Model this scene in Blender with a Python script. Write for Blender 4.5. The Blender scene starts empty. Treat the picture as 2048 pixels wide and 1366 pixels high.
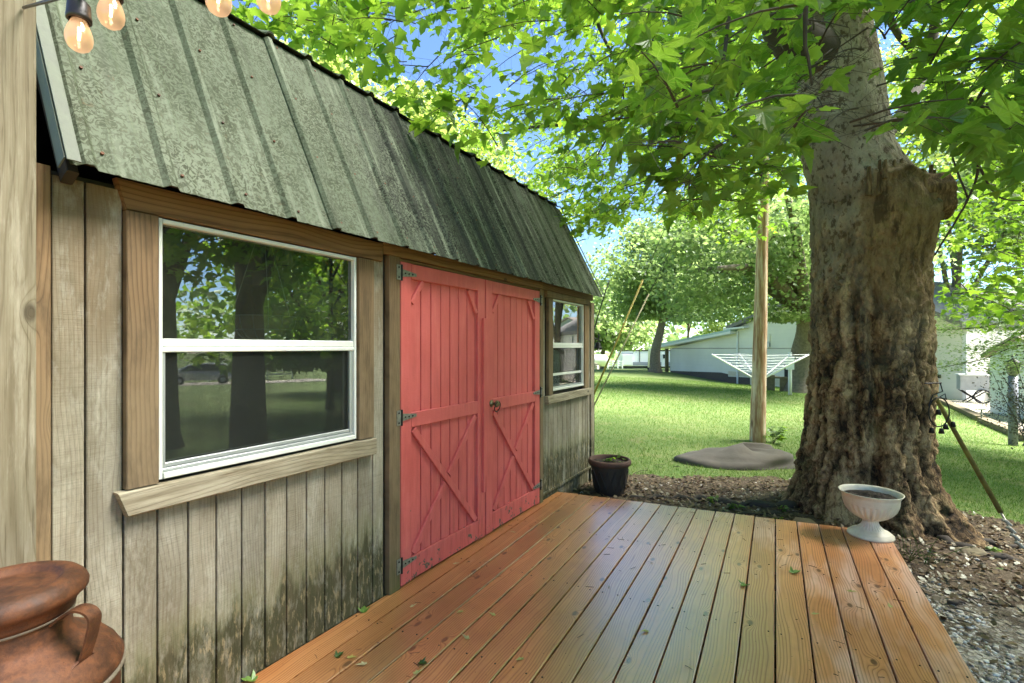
import bpy, math, random
import numpy as np
from mathutils import Vector, Matrix
random.seed(7); RNG = np.random.default_rng(7)
scene = bpy.context.scene
COL = scene.collection

# ------------------------------------------------------------------ camera, world, sun, exposure
TH = math.radians(30.06); SN, CS = math.sin(TH), math.cos(TH)
EYE = 1.36; FPX = 985.0; HOR = 693.0
cam = bpy.data.cameras.new('camera'); camo = bpy.data.objects.new('camera', cam); COL.objects.link(camo)
camo.location = (0, 0, EYE); camo.rotation_euler = (math.radians(90), 0, TH)
cam.sensor_width = 36; cam.lens = 36 * FPX / 2048; cam.shift_y = 10 / 2048
cam.clip_start = 0.05; cam.clip_end = 2000
scene.camera = camo
SUN_EL, SUN_AZ = math.radians(54), math.atan2(0.45, 0.89)      # direction towards the sun: beyond the maple, to the right
sd = Vector((math.cos(SUN_EL) * math.cos(SUN_AZ), math.cos(SUN_EL) * math.sin(SUN_AZ), math.sin(SUN_EL)))
world = bpy.data.worlds.new('World'); scene.world = world; world.use_nodes = True
wn = world.node_tree; wn.nodes.clear()
sky = wn.nodes.new('ShaderNodeTexSky'); sky.sky_type = 'NISHITA'; sky.sun_disc = False
sky.sun_elevation = SUN_EL; sky.sun_rotation = math.atan2(sd.x, sd.y)
sky.air_density = 1.0; sky.dust_density = 0.05; sky.ozone_density = 6.0; sky.altitude = 900
bg = wn.nodes.new('ShaderNodeBackground'); bg.inputs['Strength'].default_value = 0.06
wo = wn.nodes.new('ShaderNodeOutputWorld')
wn.links.new(sky.outputs[0], bg.inputs[0]); wn.links.new(bg.outputs[0], wo.inputs[0])
sl = bpy.data.lights.new('sun', 'SUN'); sl.energy = 4.9; sl.angle = math.radians(30); sl.color = (1.0, 0.95, 0.90)
so = bpy.data.objects.new('sun', sl); COL.objects.link(so)
so.rotation_euler = sd.to_track_quat('Z', 'Y').to_euler()
vs = scene.view_settings; vs.view_transform = 'Standard'; vs.look = 'None'; vs.gamma = 1; vs.use_curve_mapping = False
vs.exposure = 2.65
cy = scene.cycles
cy.use_denoising = True; cy.max_bounces = 10; cy.diffuse_bounces = 5; cy.glossy_bounces = 4
cy.transmission_bounces = 6; cy.transparent_max_bounces = 16
cy.caustics_reflective = False; cy.caustics_refractive = False

# ------------------------------------------------------------------ helpers
def P(x, y, D):                       # a point of the place seen along pixel x, y at depth D
    R = (x - 1024) / FPX * D
    return Vector((R * CS - D * SN, R * SN + D * CS, EYE + (HOR - y) / FPX * D))
def PXN(A):                           # world points (n,3) -> pixel x, y, depth
    R = A[:, 0] * CS + A[:, 1] * SN; D = -A[:, 0] * SN + A[:, 1] * CS
    Ds = np.where(D > .05, D, .05)
    return 1024 + FPX * R / Ds, HOR - FPX * (A[:, 2] - EYE) / Ds, D
WM = {}
def link(o, parent=None, mw=None):
    COL.objects.link(o)
    mw = mw if mw is not None else Matrix.Identity(4)
    if parent is not None:
        o.parent = parent; o.matrix_local = WM[parent.name].inverted() @ mw
    else: o.matrix_world = mw
    WM[o.name] = mw.copy(); return o
def tag(o, label=None, cat=None, group=None, kind=None):
    if label: o['label'] = label
    if cat: o['category'] = cat
    if group: o['group'] = group
    if kind: o['kind'] = kind
    return o
def thing(name, label, cat, loc=(0, 0, 0), group=None):
    o = bpy.data.objects.new(name, None); o.empty_display_size = .1
    link(o, None, Matrix.Translation(Vector(loc))); return tag(o, label, cat, group)
def mk(name, v, f, mat, parent=None, mw=None, smooth=False, local=False):
    """v in world coordinates unless local; the origin is moved to the middle of the mesh"""
    v = np.asarray(v, dtype=float)
    if not local and mw is None:
        c = (v.min(0) + v.max(0)) / 2; v = v - c; mw = Matrix.Translation(Vector(c))
    me = bpy.data.meshes.new(name); me.from_pydata(v.tolist(), [], [tuple(int(i) for i in q) for q in f])
    if mat: me.materials.append(mat)
    if smooth: me.polygons.foreach_set('use_smooth', [True] * len(me.polygons))
    me.update(); return link(bpy.data.objects.new(name, me), parent, mw)
def fastmesh(name, v, f, mat, parent=None, rnd=None, smooth=False):
    """v (n,3), f (m,k) arrays, rnd (m,) a per face random number"""
    me = bpy.data.meshes.new(name); m, k = f.shape
    me.vertices.add(len(v)); me.vertices.foreach_set('co', np.asarray(v, np.float32).ravel())
    me.loops.add(m * k); me.loops.foreach_set('vertex_index', f.astype(np.int32).ravel())
    me.polygons.add(m); me.polygons.foreach_set('loop_start', np.arange(0, m * k, k, dtype=np.int32))
    me.polygons.foreach_set('loop_total', np.full(m, k, dtype=np.int32))
    if smooth: me.polygons.foreach_set('use_smooth', np.ones(m, dtype=bool))
    if rnd is not None:
        a = me.attributes.new('rnd', 'FLOAT', 'FACE'); a.data.foreach_set('value', np.asarray(rnd, np.float32))
    me.update(calc_edges=True); me.validate()
    if mat: me.materials.append(mat)
    return link(bpy.data.objects.new(name, me), parent)
def frame(A, B, nrm):
    A, B, nrm = Vector(A), Vector(B), Vector(nrm)
    y = (B - A).normalized(); z = (nrm - y * nrm.dot(y)).normalized(); x = y.cross(z)
    m = Matrix((x, y, z)).transposed().to_4x4(); m.translation = (A + B) / 2; return m
def bar(name, A, B, w, t, nrm, mat, parent=None, ch=.003, ca=0, cb=0):
    """chamfered board from A to B, w wide, t thick; A and B lie on the middle of its FRONT face. ca/cb skew the ends"""
    A, B = Vector(A), Vector(B); mw = frame(A, B, nrm); L = (B - A).length / 2; a = w / 2
    pr = [(-a + ch, 0), (a - ch, 0), (a, -ch), (a, -t + ch), (a - ch, -t), (-a + ch, -t), (-a, -t + ch), (-a, -ch)]
    v = [(x, -L + ca * x, z) for x, z in pr] + [(x, L + cb * x, z) for x, z in pr]
    f = [tuple(range(8)), tuple(range(15, 7, -1))] + [(i, i + 8, (i + 1) % 8 + 8, (i + 1) % 8) for i in range(8)]
    f = [q[::-1] for q in f]
    return mk(name, v, f, mat, parent, mw, local=True)
def boxv(x0, x1, y0, y1, z0, z1):
    v = [(x, y, z) for z in (z0, z1) for y in (y0, y1) for x in (x0, x1)]
    return v, [(0, 2, 3, 1), (4, 5, 7, 6), (0, 1, 5, 4), (2, 6, 7, 3), (0, 4, 6, 2), (1, 3, 7, 5)]
def box(name, x0, x1, y0, y1, z0, z1, mat, parent=None):
    v, f = boxv(x0, x1, y0, y1, z0, z1); return mk(name, v, f, mat, parent)
class MB:
    def __init__(s): s.v, s.f = [], []
    def add(s, v, f):
        b = len(s.v); s.v += [tuple(p) for p in v]; s.f += [tuple(i + b for i in q) for q in f]; return s
    def box(s, *a): return s.add(*boxv(*a))
    def obox(s, mw, x0, x1, y0, y1, z0, z1):
        v, f = boxv(x0, x1, y0, y1, z0, z1); return s.add([mw @ Vector(p) for p in v], f)
    def tube(s, pts, rad, n=8, cap=True):
        v, f = tubev(pts, rad, n, cap); return s.add(v, f)
    def build(s, name, mat, parent=None, smooth=False): return mk(name, s.v, s.f, mat, parent, smooth=smooth)
def tubev(pts, rad, n=8, cap=True):
    pts = [Vector(p) for p in pts]; k = len(pts)
    if not hasattr(rad, '__len__'): rad = [rad] * k
    v, f = [], []; prev = None
    for i, p in enumerate(pts):
        d = (pts[min(i + 1, k - 1)] - pts[max(i - 1, 0)])
        d = d.normalized() if d.length > 1e-9 else Vector((0, 0, 1))
        if prev is None: u = d.cross(Vector((0, 0, 1)) if abs(d.z) < .9 else Vector((1, 0, 0))).normalized()
        else: u = (prev - d * prev.dot(d)).normalized()
        prev = u; w = d.cross(u)
        for j in range(n):
            a = 2 * math.pi * j / n; v.append(p + (u * math.cos(a) + w * math.sin(a)) * rad[i])
    for i in range(k - 1):
        for j in range(n):
            a, b = i * n + j, i * n + (j + 1) % n; f.append((a, b, b + n, a + n))
    if cap: f.append(tuple(range(n))[::-1]); f.append(tuple((k - 1) * n + j for j in range(n)))
    return v, f
def tube(name, pts, rad, mat, parent=None, n=8): 
    v, f = tubev(pts, rad, n); return mk(name, v, f, mat, parent, smooth=True)
def lathe(name, prof, loc, mat, parent=None, n=48, mod=None, smooth=True, axis=None):
    v, f = [], []; k = len(prof)
    for i, (r, z) in enumerate(prof):
        for j in range(n):
            a = 2 * math.pi * j / n; rr = r * (mod(a, z, i) if mod else 1); v.append((rr * math.cos(a), rr * math.sin(a), z))
    for i in range(k - 1):
        for j in range(n):
            a, b = i * n + j, i * n + (j + 1) % n; f.append((a, b, b + n, a + n))
    mw = Matrix.Translation(Vector(loc))
    if axis is not None: mw = mw @ Vector(axis).to_track_quat('Z', 'Y').to_matrix().to_4x4()
    return mk(name, v, f, mat, parent, mw, smooth=smooth, local=True)
def spline(pts, n=8):
    pts = [Vector(p) for p in pts]; out = []
    for i in range(len(pts) - 1):
        p0, p1, p2, p3 = pts[max(i - 1, 0)], pts[i], pts[i + 1], pts[min(i + 2, len(pts) - 1)]
        for k in range(n):
            t = k / n
            out.append(.5 * ((2 * p1) + (p2 - p0) * t + (2 * p0 - 5 * p1 + 4 * p2 - p3) * t * t + (3 * p1 - p0 - 3 * p2 + p3) * t ** 3))
    return out + [pts[-1]]
def vnoise(u, v, nu, nv, seed, per=True):
    """smooth lattice noise, u in 0..1 (periodic), v in 0..1"""
    g = np.random.default_rng(seed).random((nv + 2, nu + (0 if per else 2)))
    U, V = u * nu, v * nv; i, j = np.floor(U).astype(int), np.floor(V).astype(int)
    a, b = U - i, V - j; a = a * a * (3 - 2 * a); b = b * b * (3 - 2 * b)
    i0 = i % nu if per else np.clip(i, 0, nu); i1 = (i + 1) % nu if per else np.clip(i + 1, 0, nu + 1)
    j0, j1 = np.clip(j, 0, nv), np.clip(j + 1, 0, nv + 1)
    return (g[j0, i0] * (1 - a) + g[j0, i1] * a) * (1 - b) + (g[j1, i0] * (1 - a) + g[j1, i1] * a) * b

# ------------------------------------------------------------------ material building blocks
class T:
    def __init__(s, name):
        s.m = bpy.data.materials.new(name); s.m.use_nodes = True; s.t = s.m.node_tree; s.t.nodes.clear()
        s.out = s.t.nodes.new('ShaderNodeOutputMaterial')
    def n(s, kind, **kw):
        q = s.t.nodes.new('ShaderNode' + kind)
        for k, v in kw.items():
            if k.startswith('p_'): setattr(q, k[2:], v)
        for k, v in kw.items():
            if not k.startswith('p_'): s.i(q, k.replace('_', ' '), v)
        return q
    def i(s, q, key, v):
        sk = q.inputs[int(key)] if isinstance(key, int) or key.isdigit() else q.inputs[key]
        if isinstance(v, bpy.types.NodeSocket): s.t.links.new(v, sk)
        elif sk.type == 'RGBA' and len(v) == 3: sk.default_value = (*v, 1)
        else: sk.default_value = v
    def obj(s): return s.n('TexCoord').outputs['Object']
    def pos(s): return s.n('NewGeometry').outputs['Position']
    def orand(s): return s.n('ObjectInfo').outputs['Random']
    def attr(s, a): return s.n('Attribute', p_attribute_name=a).outputs['Fac']
    def mth(s, op, a, b=0.0, c=None, clamp=False):
        q = s.n('Math', p_operation=op, p_use_clamp=clamp); s.i(q, 0, a); s.i(q, 1, b)
        if c is not None: s.i(q, 2, c)
        return q.outputs[0]
    def vm(s, op, a, b=None):
        q = s.n('VectorMath', p_operation=op); s.i(q, 0, a)
        if b is not None: s.i(q, 1, b)
        return q.outputs['Value'] if op in ('LENGTH', 'DISTANCE', 'DOT_PRODUCT') else q.outputs[0]
    def mul(s, v, sc): return s.vm('MULTIPLY', v, sc)
    def sep(s, v):
        q = s.n('SeparateXYZ'); s.i(q, 0, v); return q.outputs
    def comb(s, x=0.0, y=0.0, z=0.0):
        q = s.n('CombineXYZ'); s.i(q, 0, x); s.i(q, 1, y); s.i(q, 2, z); return q.outputs[0]
    def noise(s, v, scale=5., det=4., rough=.55, dist=0.):
        return s.n('TexNoise', Vector=v, Scale=scale, Detail=det, Roughness=rough, Distortion=dist).outputs[0]
    def vor(s, v, scale=5., feat='F1', out='Distance'):
        return s.n('TexVoronoi', p_feature=feat, Vector=v, Scale=scale).outputs[out]
    def ramp(s, f, stops, interp='LINEAR'):
        q = s.n('ValToRGB'); s.i(q, 0, f); r = q.color_ramp; r.interpolation = interp
        while len(r.elements) < len(stops): r.elements.new(.5)
        for e, (p, c) in zip(r.elements, stops):
            e.position = p; e.color = (*c, 1) if hasattr(c, '__len__') else (c, c, c, 1)
        return q.outputs[0]
    def mix(s, f, a, b, mode='MIX'):
        q = s.n('Mix', p_data_type='RGBA', p_blend_type=mode)
        s.i(q, 0, f); s.i(q, 6, a); s.i(q, 7, b); return q.outputs[2]
    def rng(s, f, a, b, c=0., d=1.):
        q = s.n('MapRange'); s.i(q, 0, f); s.i(q, 1, a); s.i(q, 2, b); s.i(q, 3, c); s.i(q, 4, d); return q.outputs[0]
    def bump(s, h, st=.3, dist=.01, nrm=None):
        q = s.n('Bump', Strength=st, Distance=dist, Height=h)
        if nrm is not None: s.i(q, 'Normal', nrm)
        return q.outputs[0]
    def bsdf(s, col, rough=.7, nrm=None, spec=.5, metal=0., coat=None, **kw):
        q = s.n('BsdfPrincipled'); s.i(q, 'Base Color', col); s.i(q, 'Roughness', rough); s.i(q, 'Metallic', metal)
        s.i(q, 'Specular IOR Level', spec)
        if nrm is not None: s.i(q, 'Normal', nrm)
        if coat is not None: s.i(q, 'Coat Weight', coat[0]); s.i(q, 'Coat Roughness', coat[1])
        for k, v in kw.items(): s.i(q, k.replace('_', ' '), v)
        return s.fin(q.outputs[0])
    def fin(s, sh): s.t.links.new(sh, s.out.inputs[0]); return s.m

def plain(name, col, rough=.6, metal=0., var=.12, scale=8., spec=.5, bumpst=.15):
    t = T(name); o = t.obj(); n = t.noise(o, scale, 5, .6)
    c = t.mix(t.rng(n, .3, .7), tuple(x * (1 - var) for x in col), tuple(min(1, x * (1 + var)) for x in col))
    return t.bsdf(c, t.rng(n, .3, .7, rough * .9, min(1, rough * 1.12)), t.bump(t.noise(o, scale * 8, 3), bumpst, .004), spec, metal)

def wood(name, dark, mid, light, freq=110., contrast=.8, rough=(.55, .75), knots=.6, bumpst=.25, extra=None, coat=None, saw=0., wet=None, knotcol=None):
    """solid wood: growth rings round a far axis, so that boards show straight and arched grain. Local y runs along the board"""
    t = T(name); o = t.obj(); r = t.orand()
    x, y, z = t.sep(o)[0:3]
    ro = t.mth('MULTIPLY', r, 37.0); ro2 = t.mth('FRACT', t.mth('MULTIPLY', r, 91.7))
    ys = t.mth('ADD', y, ro)
    slow = t.noise(t.comb(t.mth('MULTIPLY', x, 1.5), t.mth('MULTIPLY', ys, .9), ro), 1.0, 2, .5)
    wob = t.noise(t.comb(t.mth('MULTIPLY', x, 9.), t.mth('MULTIPLY', ys, 2.2), ro), 1.0, 3, .5)
    # knots
    kv = t.n('TexVoronoi', p_feature='F1', p_voronoi_dimensions='2D', Vector=t.comb(t.mth('ADD', t.mth('MULTIPLY', x, 5.5), ro), t.mth('MULTIPLY', ys, 2.6), 0.), Scale=1.0, Randomness=1.0)
    kd = kv.outputs['Distance']; ksel = t.mth('GREATER_THAN', t.sep(kv.outputs['Color'])[0], 1 - knots)
    kn = t.mth('MULTIPLY', ksel, t.rng(kd, .0, .26, 1., 0.))
    kn = t.mth('MULTIPLY', kn, kn)
    cx = t.mth('ADD', x, t.mth('ADD', t.mth('MULTIPLY', t.mth('SUBTRACT', ro2, .5), .12), t.mth('MULTIPLY', t.mth('SUBTRACT', slow, .5), .16)))
    cz = t.mth('ADD', z, t.mth('ADD', .016, t.mth('MULTIPLY', t.mth('SUBTRACT', wob, .5), .018)))
    rad = t.mth('SQRT', t.mth('ADD', t.mth('MULTIPLY', cx, cx), t.mth('MULTIPLY', cz, cz)))
    rad = t.mth('ADD', rad, t.mth('MULTIPLY', kn, .05))
    ring = t.mth('FRACT', t.mth('MULTIPLY', rad, freq))
    ring = t.ramp(ring, [(0., 1.), (.12, .45), (.55, .12), (.86, .3), (1., 1.)])
    fib = t.noise(t.comb(t.mth('MULTIPLY', x, 420.), t.mth('MULTIPLY', ys, 5.), t.mth('MULTIPLY', z, 80.)), 1.0, 3, .6)
    blot = t.noise(t.comb(t.mth('MULTIPLY', x, 7.), t.mth('MULTIPLY', ys, 2.0), ro), 1.0, 4, .6)
    c = t.mix(t.rng(blot, .3, .7), mid, light)
    c = t.mix(t.mth('MULTIPLY', ring, contrast), c, dark)
    c = t.mix(t.mth('MULTIPLY', t.rng(fib, .35, .75), .35), c, dark)
    hue = t.mix(ro2, (.78, .76, .74), (1.20, 1.16, 1.12)); c = t.mix(1., c, hue, 'MULTIPLY')
    kc = t.mth('MULTIPLY', t.rng(kn, .46, .70), .85)
    c = t.mix(kc, c, knotcol or tuple(q * .35 for q in dark))
    h = t.mth('ADD', t.mth('MULTIPLY', ring, -.6), t.mth('MULTIPLY', fib, .6))
    if saw:
        sw = t.noise(t.comb(t.mth('MULTIPLY', x, 12.), t.mth('MULTIPLY', ys, 330.), ro), 1.0, 2, .6)
        h = t.mth('ADD', h, t.mth('MULTIPLY', sw, saw)); c = t.mix(t.mth('MULTIPLY', t.rng(sw, .5, .75), .28), c, dark)
    rg = t.rng(blot, .3, .7, rough[0], rough[1])
    if extra: c, rg = extra(t, c, rg, h)
    nb = t.bump(h, bumpst, .002)
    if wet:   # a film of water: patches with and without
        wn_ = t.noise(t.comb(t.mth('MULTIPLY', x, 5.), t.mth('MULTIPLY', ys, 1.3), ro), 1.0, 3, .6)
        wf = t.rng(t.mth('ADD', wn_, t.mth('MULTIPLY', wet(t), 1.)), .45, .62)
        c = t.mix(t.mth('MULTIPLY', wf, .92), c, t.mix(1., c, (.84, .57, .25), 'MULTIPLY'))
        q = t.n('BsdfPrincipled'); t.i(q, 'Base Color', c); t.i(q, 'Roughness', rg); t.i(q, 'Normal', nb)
        t.i(q, 'Coat Weight', t.mth('MULTIPLY', t.rng(wf, 0., 1., .35, 1.), t.rng(t.sep(t.pos())[0], -.35, .15, 1., .15))); t.i(q, 'Coat Roughness', .27); t.i(q, 'Coat IOR', t.rng(t.mth('ABSOLUTE', t.mth('ADD', t.sep(t.pos())[0], .95)), .45, 1.05, 3.3, 1.28))  # sheen put in: coat reflects far more in one fixed band of boards
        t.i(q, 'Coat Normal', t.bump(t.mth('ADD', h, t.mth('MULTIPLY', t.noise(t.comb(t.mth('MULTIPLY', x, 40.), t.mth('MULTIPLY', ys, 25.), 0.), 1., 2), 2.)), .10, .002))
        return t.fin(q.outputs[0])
    return t.bsdf(c, rg, nb, .35, 0., coat)
# ------------------------------------------------------------------ materials
def weather(t, c, rg, h):
    x, y, z = t.sep(t.obj())[0:3]; r = t.mth('MULTIPLY', t.orand(), 31.)
    m = t.noise(t.comb(t.mth('MULTIPLY', x, 22.), t.mth('MULTIPLY', y, 2.2), r), 1., 6, .72); f = t.noise(t.comb(t.mth('MULTIPLY', x, 160.), t.mth('MULTIPLY', y, 4.), r), 1., 4, .7)
    c = t.mix(t.rng(m, .48, .70, 0., .7), c, (.14, .11, .062)); c = t.mix(t.rng(m, .46, .30, 0., .4), c, (.58, .54, .42))
    c = t.mix(t.rng(f, .56, .66, 0., .7), c, (.10, .075, .04))
    return c, rg
def green_stain(t, c, rg, h):
    """algae and black mildew that climbs from the deck; patches of their own shape"""
    p = t.pos(); X, Y, Z = t.sep(p)[0:3]
    st = t.noise(t.comb(0., t.mth('MULTIPLY', Y, 17.), t.mth('MULTIPLY', Z, 2.6)), 1., 4, .65)
    big = t.noise(t.comb(0., t.mth('MULTIPLY', Y, 2.2), 0.), 1., 2)
    hi = t.rng(Y, .8, 2.0, .20, .32)
    top = t.mth('ADD', hi, t.mth('ADD', t.mth('MULTIPLY', st, .48), t.mth('MULTIPLY', big, .06)))
    top = t.mth('SUBTRACT', top, .15)
    d = t.mth('SUBTRACT', top, Z)
    grn = t.rng(d, -.10, .14); blk = t.rng(d, .02, .12)
    fl = t.noise(t.comb(0., t.mth('MULTIPLY', Y, 42.), t.mth('MULTIPLY', Z, 11.)), 1., 5, .7)
    pale = t.rng(fl, .54, .62)
    c = t.mix(t.mth('MULTIPLY', grn, .55), c, (.17, .19, .055))
    c = t.mix(t.mth('MULTIPLY', blk, .93), c, t.mix(t.noise(t.comb(0., t.mth('MULTIPLY', Y, 9.), t.mth('MULTIPLY', Z, 9.)), 1., 3), (.026, .024, .014), (.085, .085, .035)))
    c = t.mix(t.mth('MULTIPLY', t.mth('MULTIPLY', blk, pale), .75), c, (.36, .29, .16))
    # browner towards the top of the wall, with an uneven edge
    tp = t.noise(t.comb(0., t.mth('MULTIPLY', Y, 11.), t.mth('MULTIPLY', Z, 1.2)), 1., 3, .6)
    br = t.rng(t.mth('ADD', Z, t.mth('MULTIPLY', tp, .9)), 1.6, 2.35)
    c = t.mix(t.mth('MULTIPLY', br, .75), c, (.17, .105, .045))
    mt = t.noise(t.comb(0., t.mth('MULTIPLY', Y, 7.), t.mth('MULTIPLY', Z, 2.2)), 1., 6, .72)
    c = t.mix(t.rng(mt, .50, .68, 0., .62), c, (.13, .105, .062)); c = t.mix(t.rng(mt, .46, .32, 0., .5), c, (.58, .56, .46))
    # pale lichen bloom
    lc = t.noise(t.comb(0., t.mth('MULTIPLY', Y, 28.), t.mth('MULTIPLY', Z, 9.)), 1., 5, .7)
    c = t.mix(t.mth('MULTIPLY', t.rng(lc, .52, .68), .35), c, (.46, .45, .37))
    return c, rg
M_siding = wood('weathered_siding', (.085, .066, .038), (.23, .20, .135), (.44, .425, .34), 90., .38, (.8, .95), .0, .6, green_stain, saw=1.3)
def trim_stain(t, c, rg, h):
    Z = t.sep(t.pos())[2]; Y = t.sep(t.pos())[1]
    n = t.noise(t.comb(0., t.mth('MULTIPLY', Y, 4.), t.mth('MULTIPLY', Z, 4.)), 1., 5, .65)
    w = t.rng(t.mth('ADD', Z, t.mth('MULTIPLY', n, .8)), 1.35, 2.2, 1., 0.)
    c = t.mix(t.mth('MULTIPLY', w, .35), c, (.30, .25, .16))
    g = t.rng(t.mth('ADD', Z, t.mth('MULTIPLY', n, .6)), .25, .55, 1., 0.)
    dk = t.noise(t.comb(0., t.mth('MULTIPLY', Y, 14.), t.mth('MULTIPLY', Z, 3.)), 1., 5, .7); c = t.mix(t.rng(dk, .45, .68, 0., .6), c, (.055, .038, .02))
    return t.mix(t.mth('MULTIPLY', g, .7), c, (.10, .11, .03)), rg
M_trim = wood('brown_trim', (.085, .045, .018), (.22, .135, .062), (.30, .20, .105), 75., .85, (.6, .8), .45, .4, trim_stain)
M_header = wood('brown_header', (.10, .048, .016), (.23, .125, .05), (.31, .18, .08), 60., .85, (.55, .75), .3, .4)
M_sill = wood('grey_sill', (.14, .11, .065), (.30, .265, .18), (.46, .43, .33), 60., .6, (.75, .9), .4, .5, weather)
M_post = wood('porch_post', (.13, .10, .052), (.25, .22, .145), (.38, .35, .25), 60., .6, (.7, .85), .45, .6, weather)
M_dark = plain('shed_dark_wood', (.035, .026, .016), .9)
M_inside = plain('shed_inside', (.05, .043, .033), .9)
def deck_extra(t, c, rg, h):
    X = t.sep(t.pos())[0]; Y = t.sep(t.pos())[1]
    o = t.obj(); r = t.orand()
    f = t.vor(t.comb(t.mth('ADD', t.mth('MULTIPLY', X, 30.), 0.), t.mth('MULTIPLY', Y, 30.), r), 1.)
    c = t.mix(t.mth('MULTIPLY', t.rng(f, .05, .09, 1., 0.), .8), c, (.03, .02, .012))
    d = t.noise(t.comb(t.mth('MULTIPLY', X, 3.), t.mth('MULTIPLY', Y, 3.), 5.), 1., 4, .6)
    c = t.mix(t.mth('MULTIPLY', t.rng(d, .5, .75), .35), c, (.22, .09, .03))
    return c, rg
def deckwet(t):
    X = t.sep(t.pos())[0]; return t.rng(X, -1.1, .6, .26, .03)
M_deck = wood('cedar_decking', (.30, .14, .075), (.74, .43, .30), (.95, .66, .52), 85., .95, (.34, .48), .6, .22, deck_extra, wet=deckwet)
M_joist = plain('joist_wood', (.12, .075, .035), .85)

def red_paint():
    t = T('coral_red_paint'); o = t.obj(); p = t.pos(); X, Y, Z = t.sep(p)[0:3]
    sw = t.noise(t.comb(0., t.mth('MULTIPLY', Y, 30.), t.mth('MULTIPLY', Z, 260.)), 1., 3, .6)
    lo = t.noise(t.comb(X, Y, Z), 3., 4)
    c = t.mix(t.rng(lo, .3, .7), (.60, .112, .100), (.70, .15, .138))
    c = t.mix(t.mth('MULTIPLY', t.rng(sw, .5, .8), .25), c, (.52, .065, .062))
    dt = t.noise(t.comb(0., t.mth('MULTIPLY', Y, 26.), t.mth('MULTIPLY', Z, 3.)), 1., 5, .7); c = t.mix(t.mth('MULTIPLY', t.rng(dt, .5, .72), t.rng(Z, .1, .9, .55, .22)), c, (.30, .055, .045))
    c = t.mix(t.rng(dt, .46, .30, 0., .25), c, (.80, .30, .25))
    ch = t.noise(t.comb(t.mth('MULTIPLY', X, 20.), t.mth('MULTIPLY', Y, 22.), t.mth('MULTIPLY', Z, 22.)), 1., 4, .6)
    lowz = t.rng(Z, .0, .22, .17, 0.)
    c = t.mix(t.mth('GREATER_THAN', t.mth('ADD', ch, lowz), .74), c, (.11, .10, .075))
    return t.bsdf(c, t.rng(lo, .3, .7, .5, .65), t.bump(sw, .5, .0025), .4)
M_red = red_paint()
def roof_metal():
    t = T('mottled_roof_metal'); p = t.pos(); X, Y, Z = t.sep(p)[0:3]
    v = t.comb(t.mth('MULTIPLY', X, 1.), Y, Z)
    sq = t.noise(v, 30., 5, .66, 2.8); sq2 = t.noise(v, 17., 5, .7, 1.2); big = t.noise(v, 1.6, 3, .6)
    stk = t.noise(t.comb(0., t.mth('MULTIPLY', Y, 14.), t.mth('MULTIPLY', Z, 1.2)), 1., 3, .6)
    base = t.mix(t.rng(big, .35, .65), (.085, .105, .064), (.145, .165, .112))
    dirt = t.mth('ADD', t.mth('MULTIPLY', t.rng(sq, .48, .53), .9), t.mth('MULTIPLY', t.rng(sq2, .48, .68), .45), clamp=True)
    pt = t.noise(t.mul(v, (1, 1, .5)), 4.5, 5, .7); dirt = t.mth('MULTIPLY', dirt, t.rng(pt, .35, .62, .35, 1.25), clamp=True)
    # sootier stretch over the doors
    blk = t.mth('MULTIPLY', t.rng(t.mth('ADD', Y, big), 2.2, 2.9), t.rng(Y, 3.3, 4.6, 1., .2))
    dirt = t.mth('MULTIPLY', dirt, t.rng(t.mth('ADD', blk, t.mth('MULTIPLY', big, .5)), .2, 1.3, .72, 1.35), clamp=True)
    c = t.mix(dirt, base, t.mix(blk, (.032, .034, .017), (.016, .017, .013)))
    c = t.mix(t.mth('MULTIPLY', t.mth('MULTIPLY', blk, t.rng(stk, .40, .58)), .92), c, (.03, .033, .026))
    c = t.mix(t.mth('MULTIPLY', t.rng(sq2, .64, .72), .4), c, (.16, .10, .05)); c = t.mix(t.rng(stk, .56, .72, 0., .55), c, (.05, .052, .036)); c = t.mix(t.rng(stk, .44, .30, 0., .45), c, (.30, .33, .25))
    return t.bsdf(c, t.rng(dirt, 0., 1., .62, .9), t.bump(sq, .15, .002), .22, .0)
M_roof = roof_metal()
M_flash = plain('bare_flashing', (.10, .115, .08), .6, .0, .3)
M_slate = plain('blue_grey_flashing', (.09, .12, .13), .4, .3)
M_vinyl = plain('white_vinyl', (.70, .72, .66), .4, var=.05)
M_alu = plain('aluminium_track', (.45, .47, .47), .35, .5, var=.05)
M_white = plain('white_painted', (.72, .73, .72), .55, var=.06, scale=2)
M_offw = plain('off_white_shed', (.60, .66, .64), .6, var=.05)
M_black = plain('black_iron', (.015, .014, .013), .5, .4)
M_galv = plain('galvanised_steel', (.24, .24, .20), .5, .4, var=.35, scale=60)
M_brass = plain('aged_brass_knob', (.20, .17, .09), .4, .8)
def pane(name, tint, k=1.0, base=.05):
    t = T(name); fr = t.n('Fresnel', IOR=1.55).outputs[0]
    tr = t.n('BsdfTransparent', Color=tint).outputs[0]; gl = t.n('BsdfGlossy', Color=(1, 1, 1), Roughness=.0).outputs[0]
    q = t.n('MixShader'); t.i(q, 0, t.mth('ADD', t.mth('MULTIPLY', fr, k), base, clamp=True)); t.i(q, 1, tr); t.i(q, 2, gl)
    d = t.n('BsdfDiffuse', Color=(.30, .33, .24)).outputs[0]; q2 = t.n('MixShader'); t.i(q2, 0, t.rng(t.noise(t.pos(), 6., 5, .7), .3, .7, .02, .07)); t.i(q2, 1, q.outputs[0]); t.i(q2, 2, d); return t.fin(q2.outputs[0])
M_glass = pane('window_glass', (.80, .84, .80), 1.5, .06)
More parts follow.
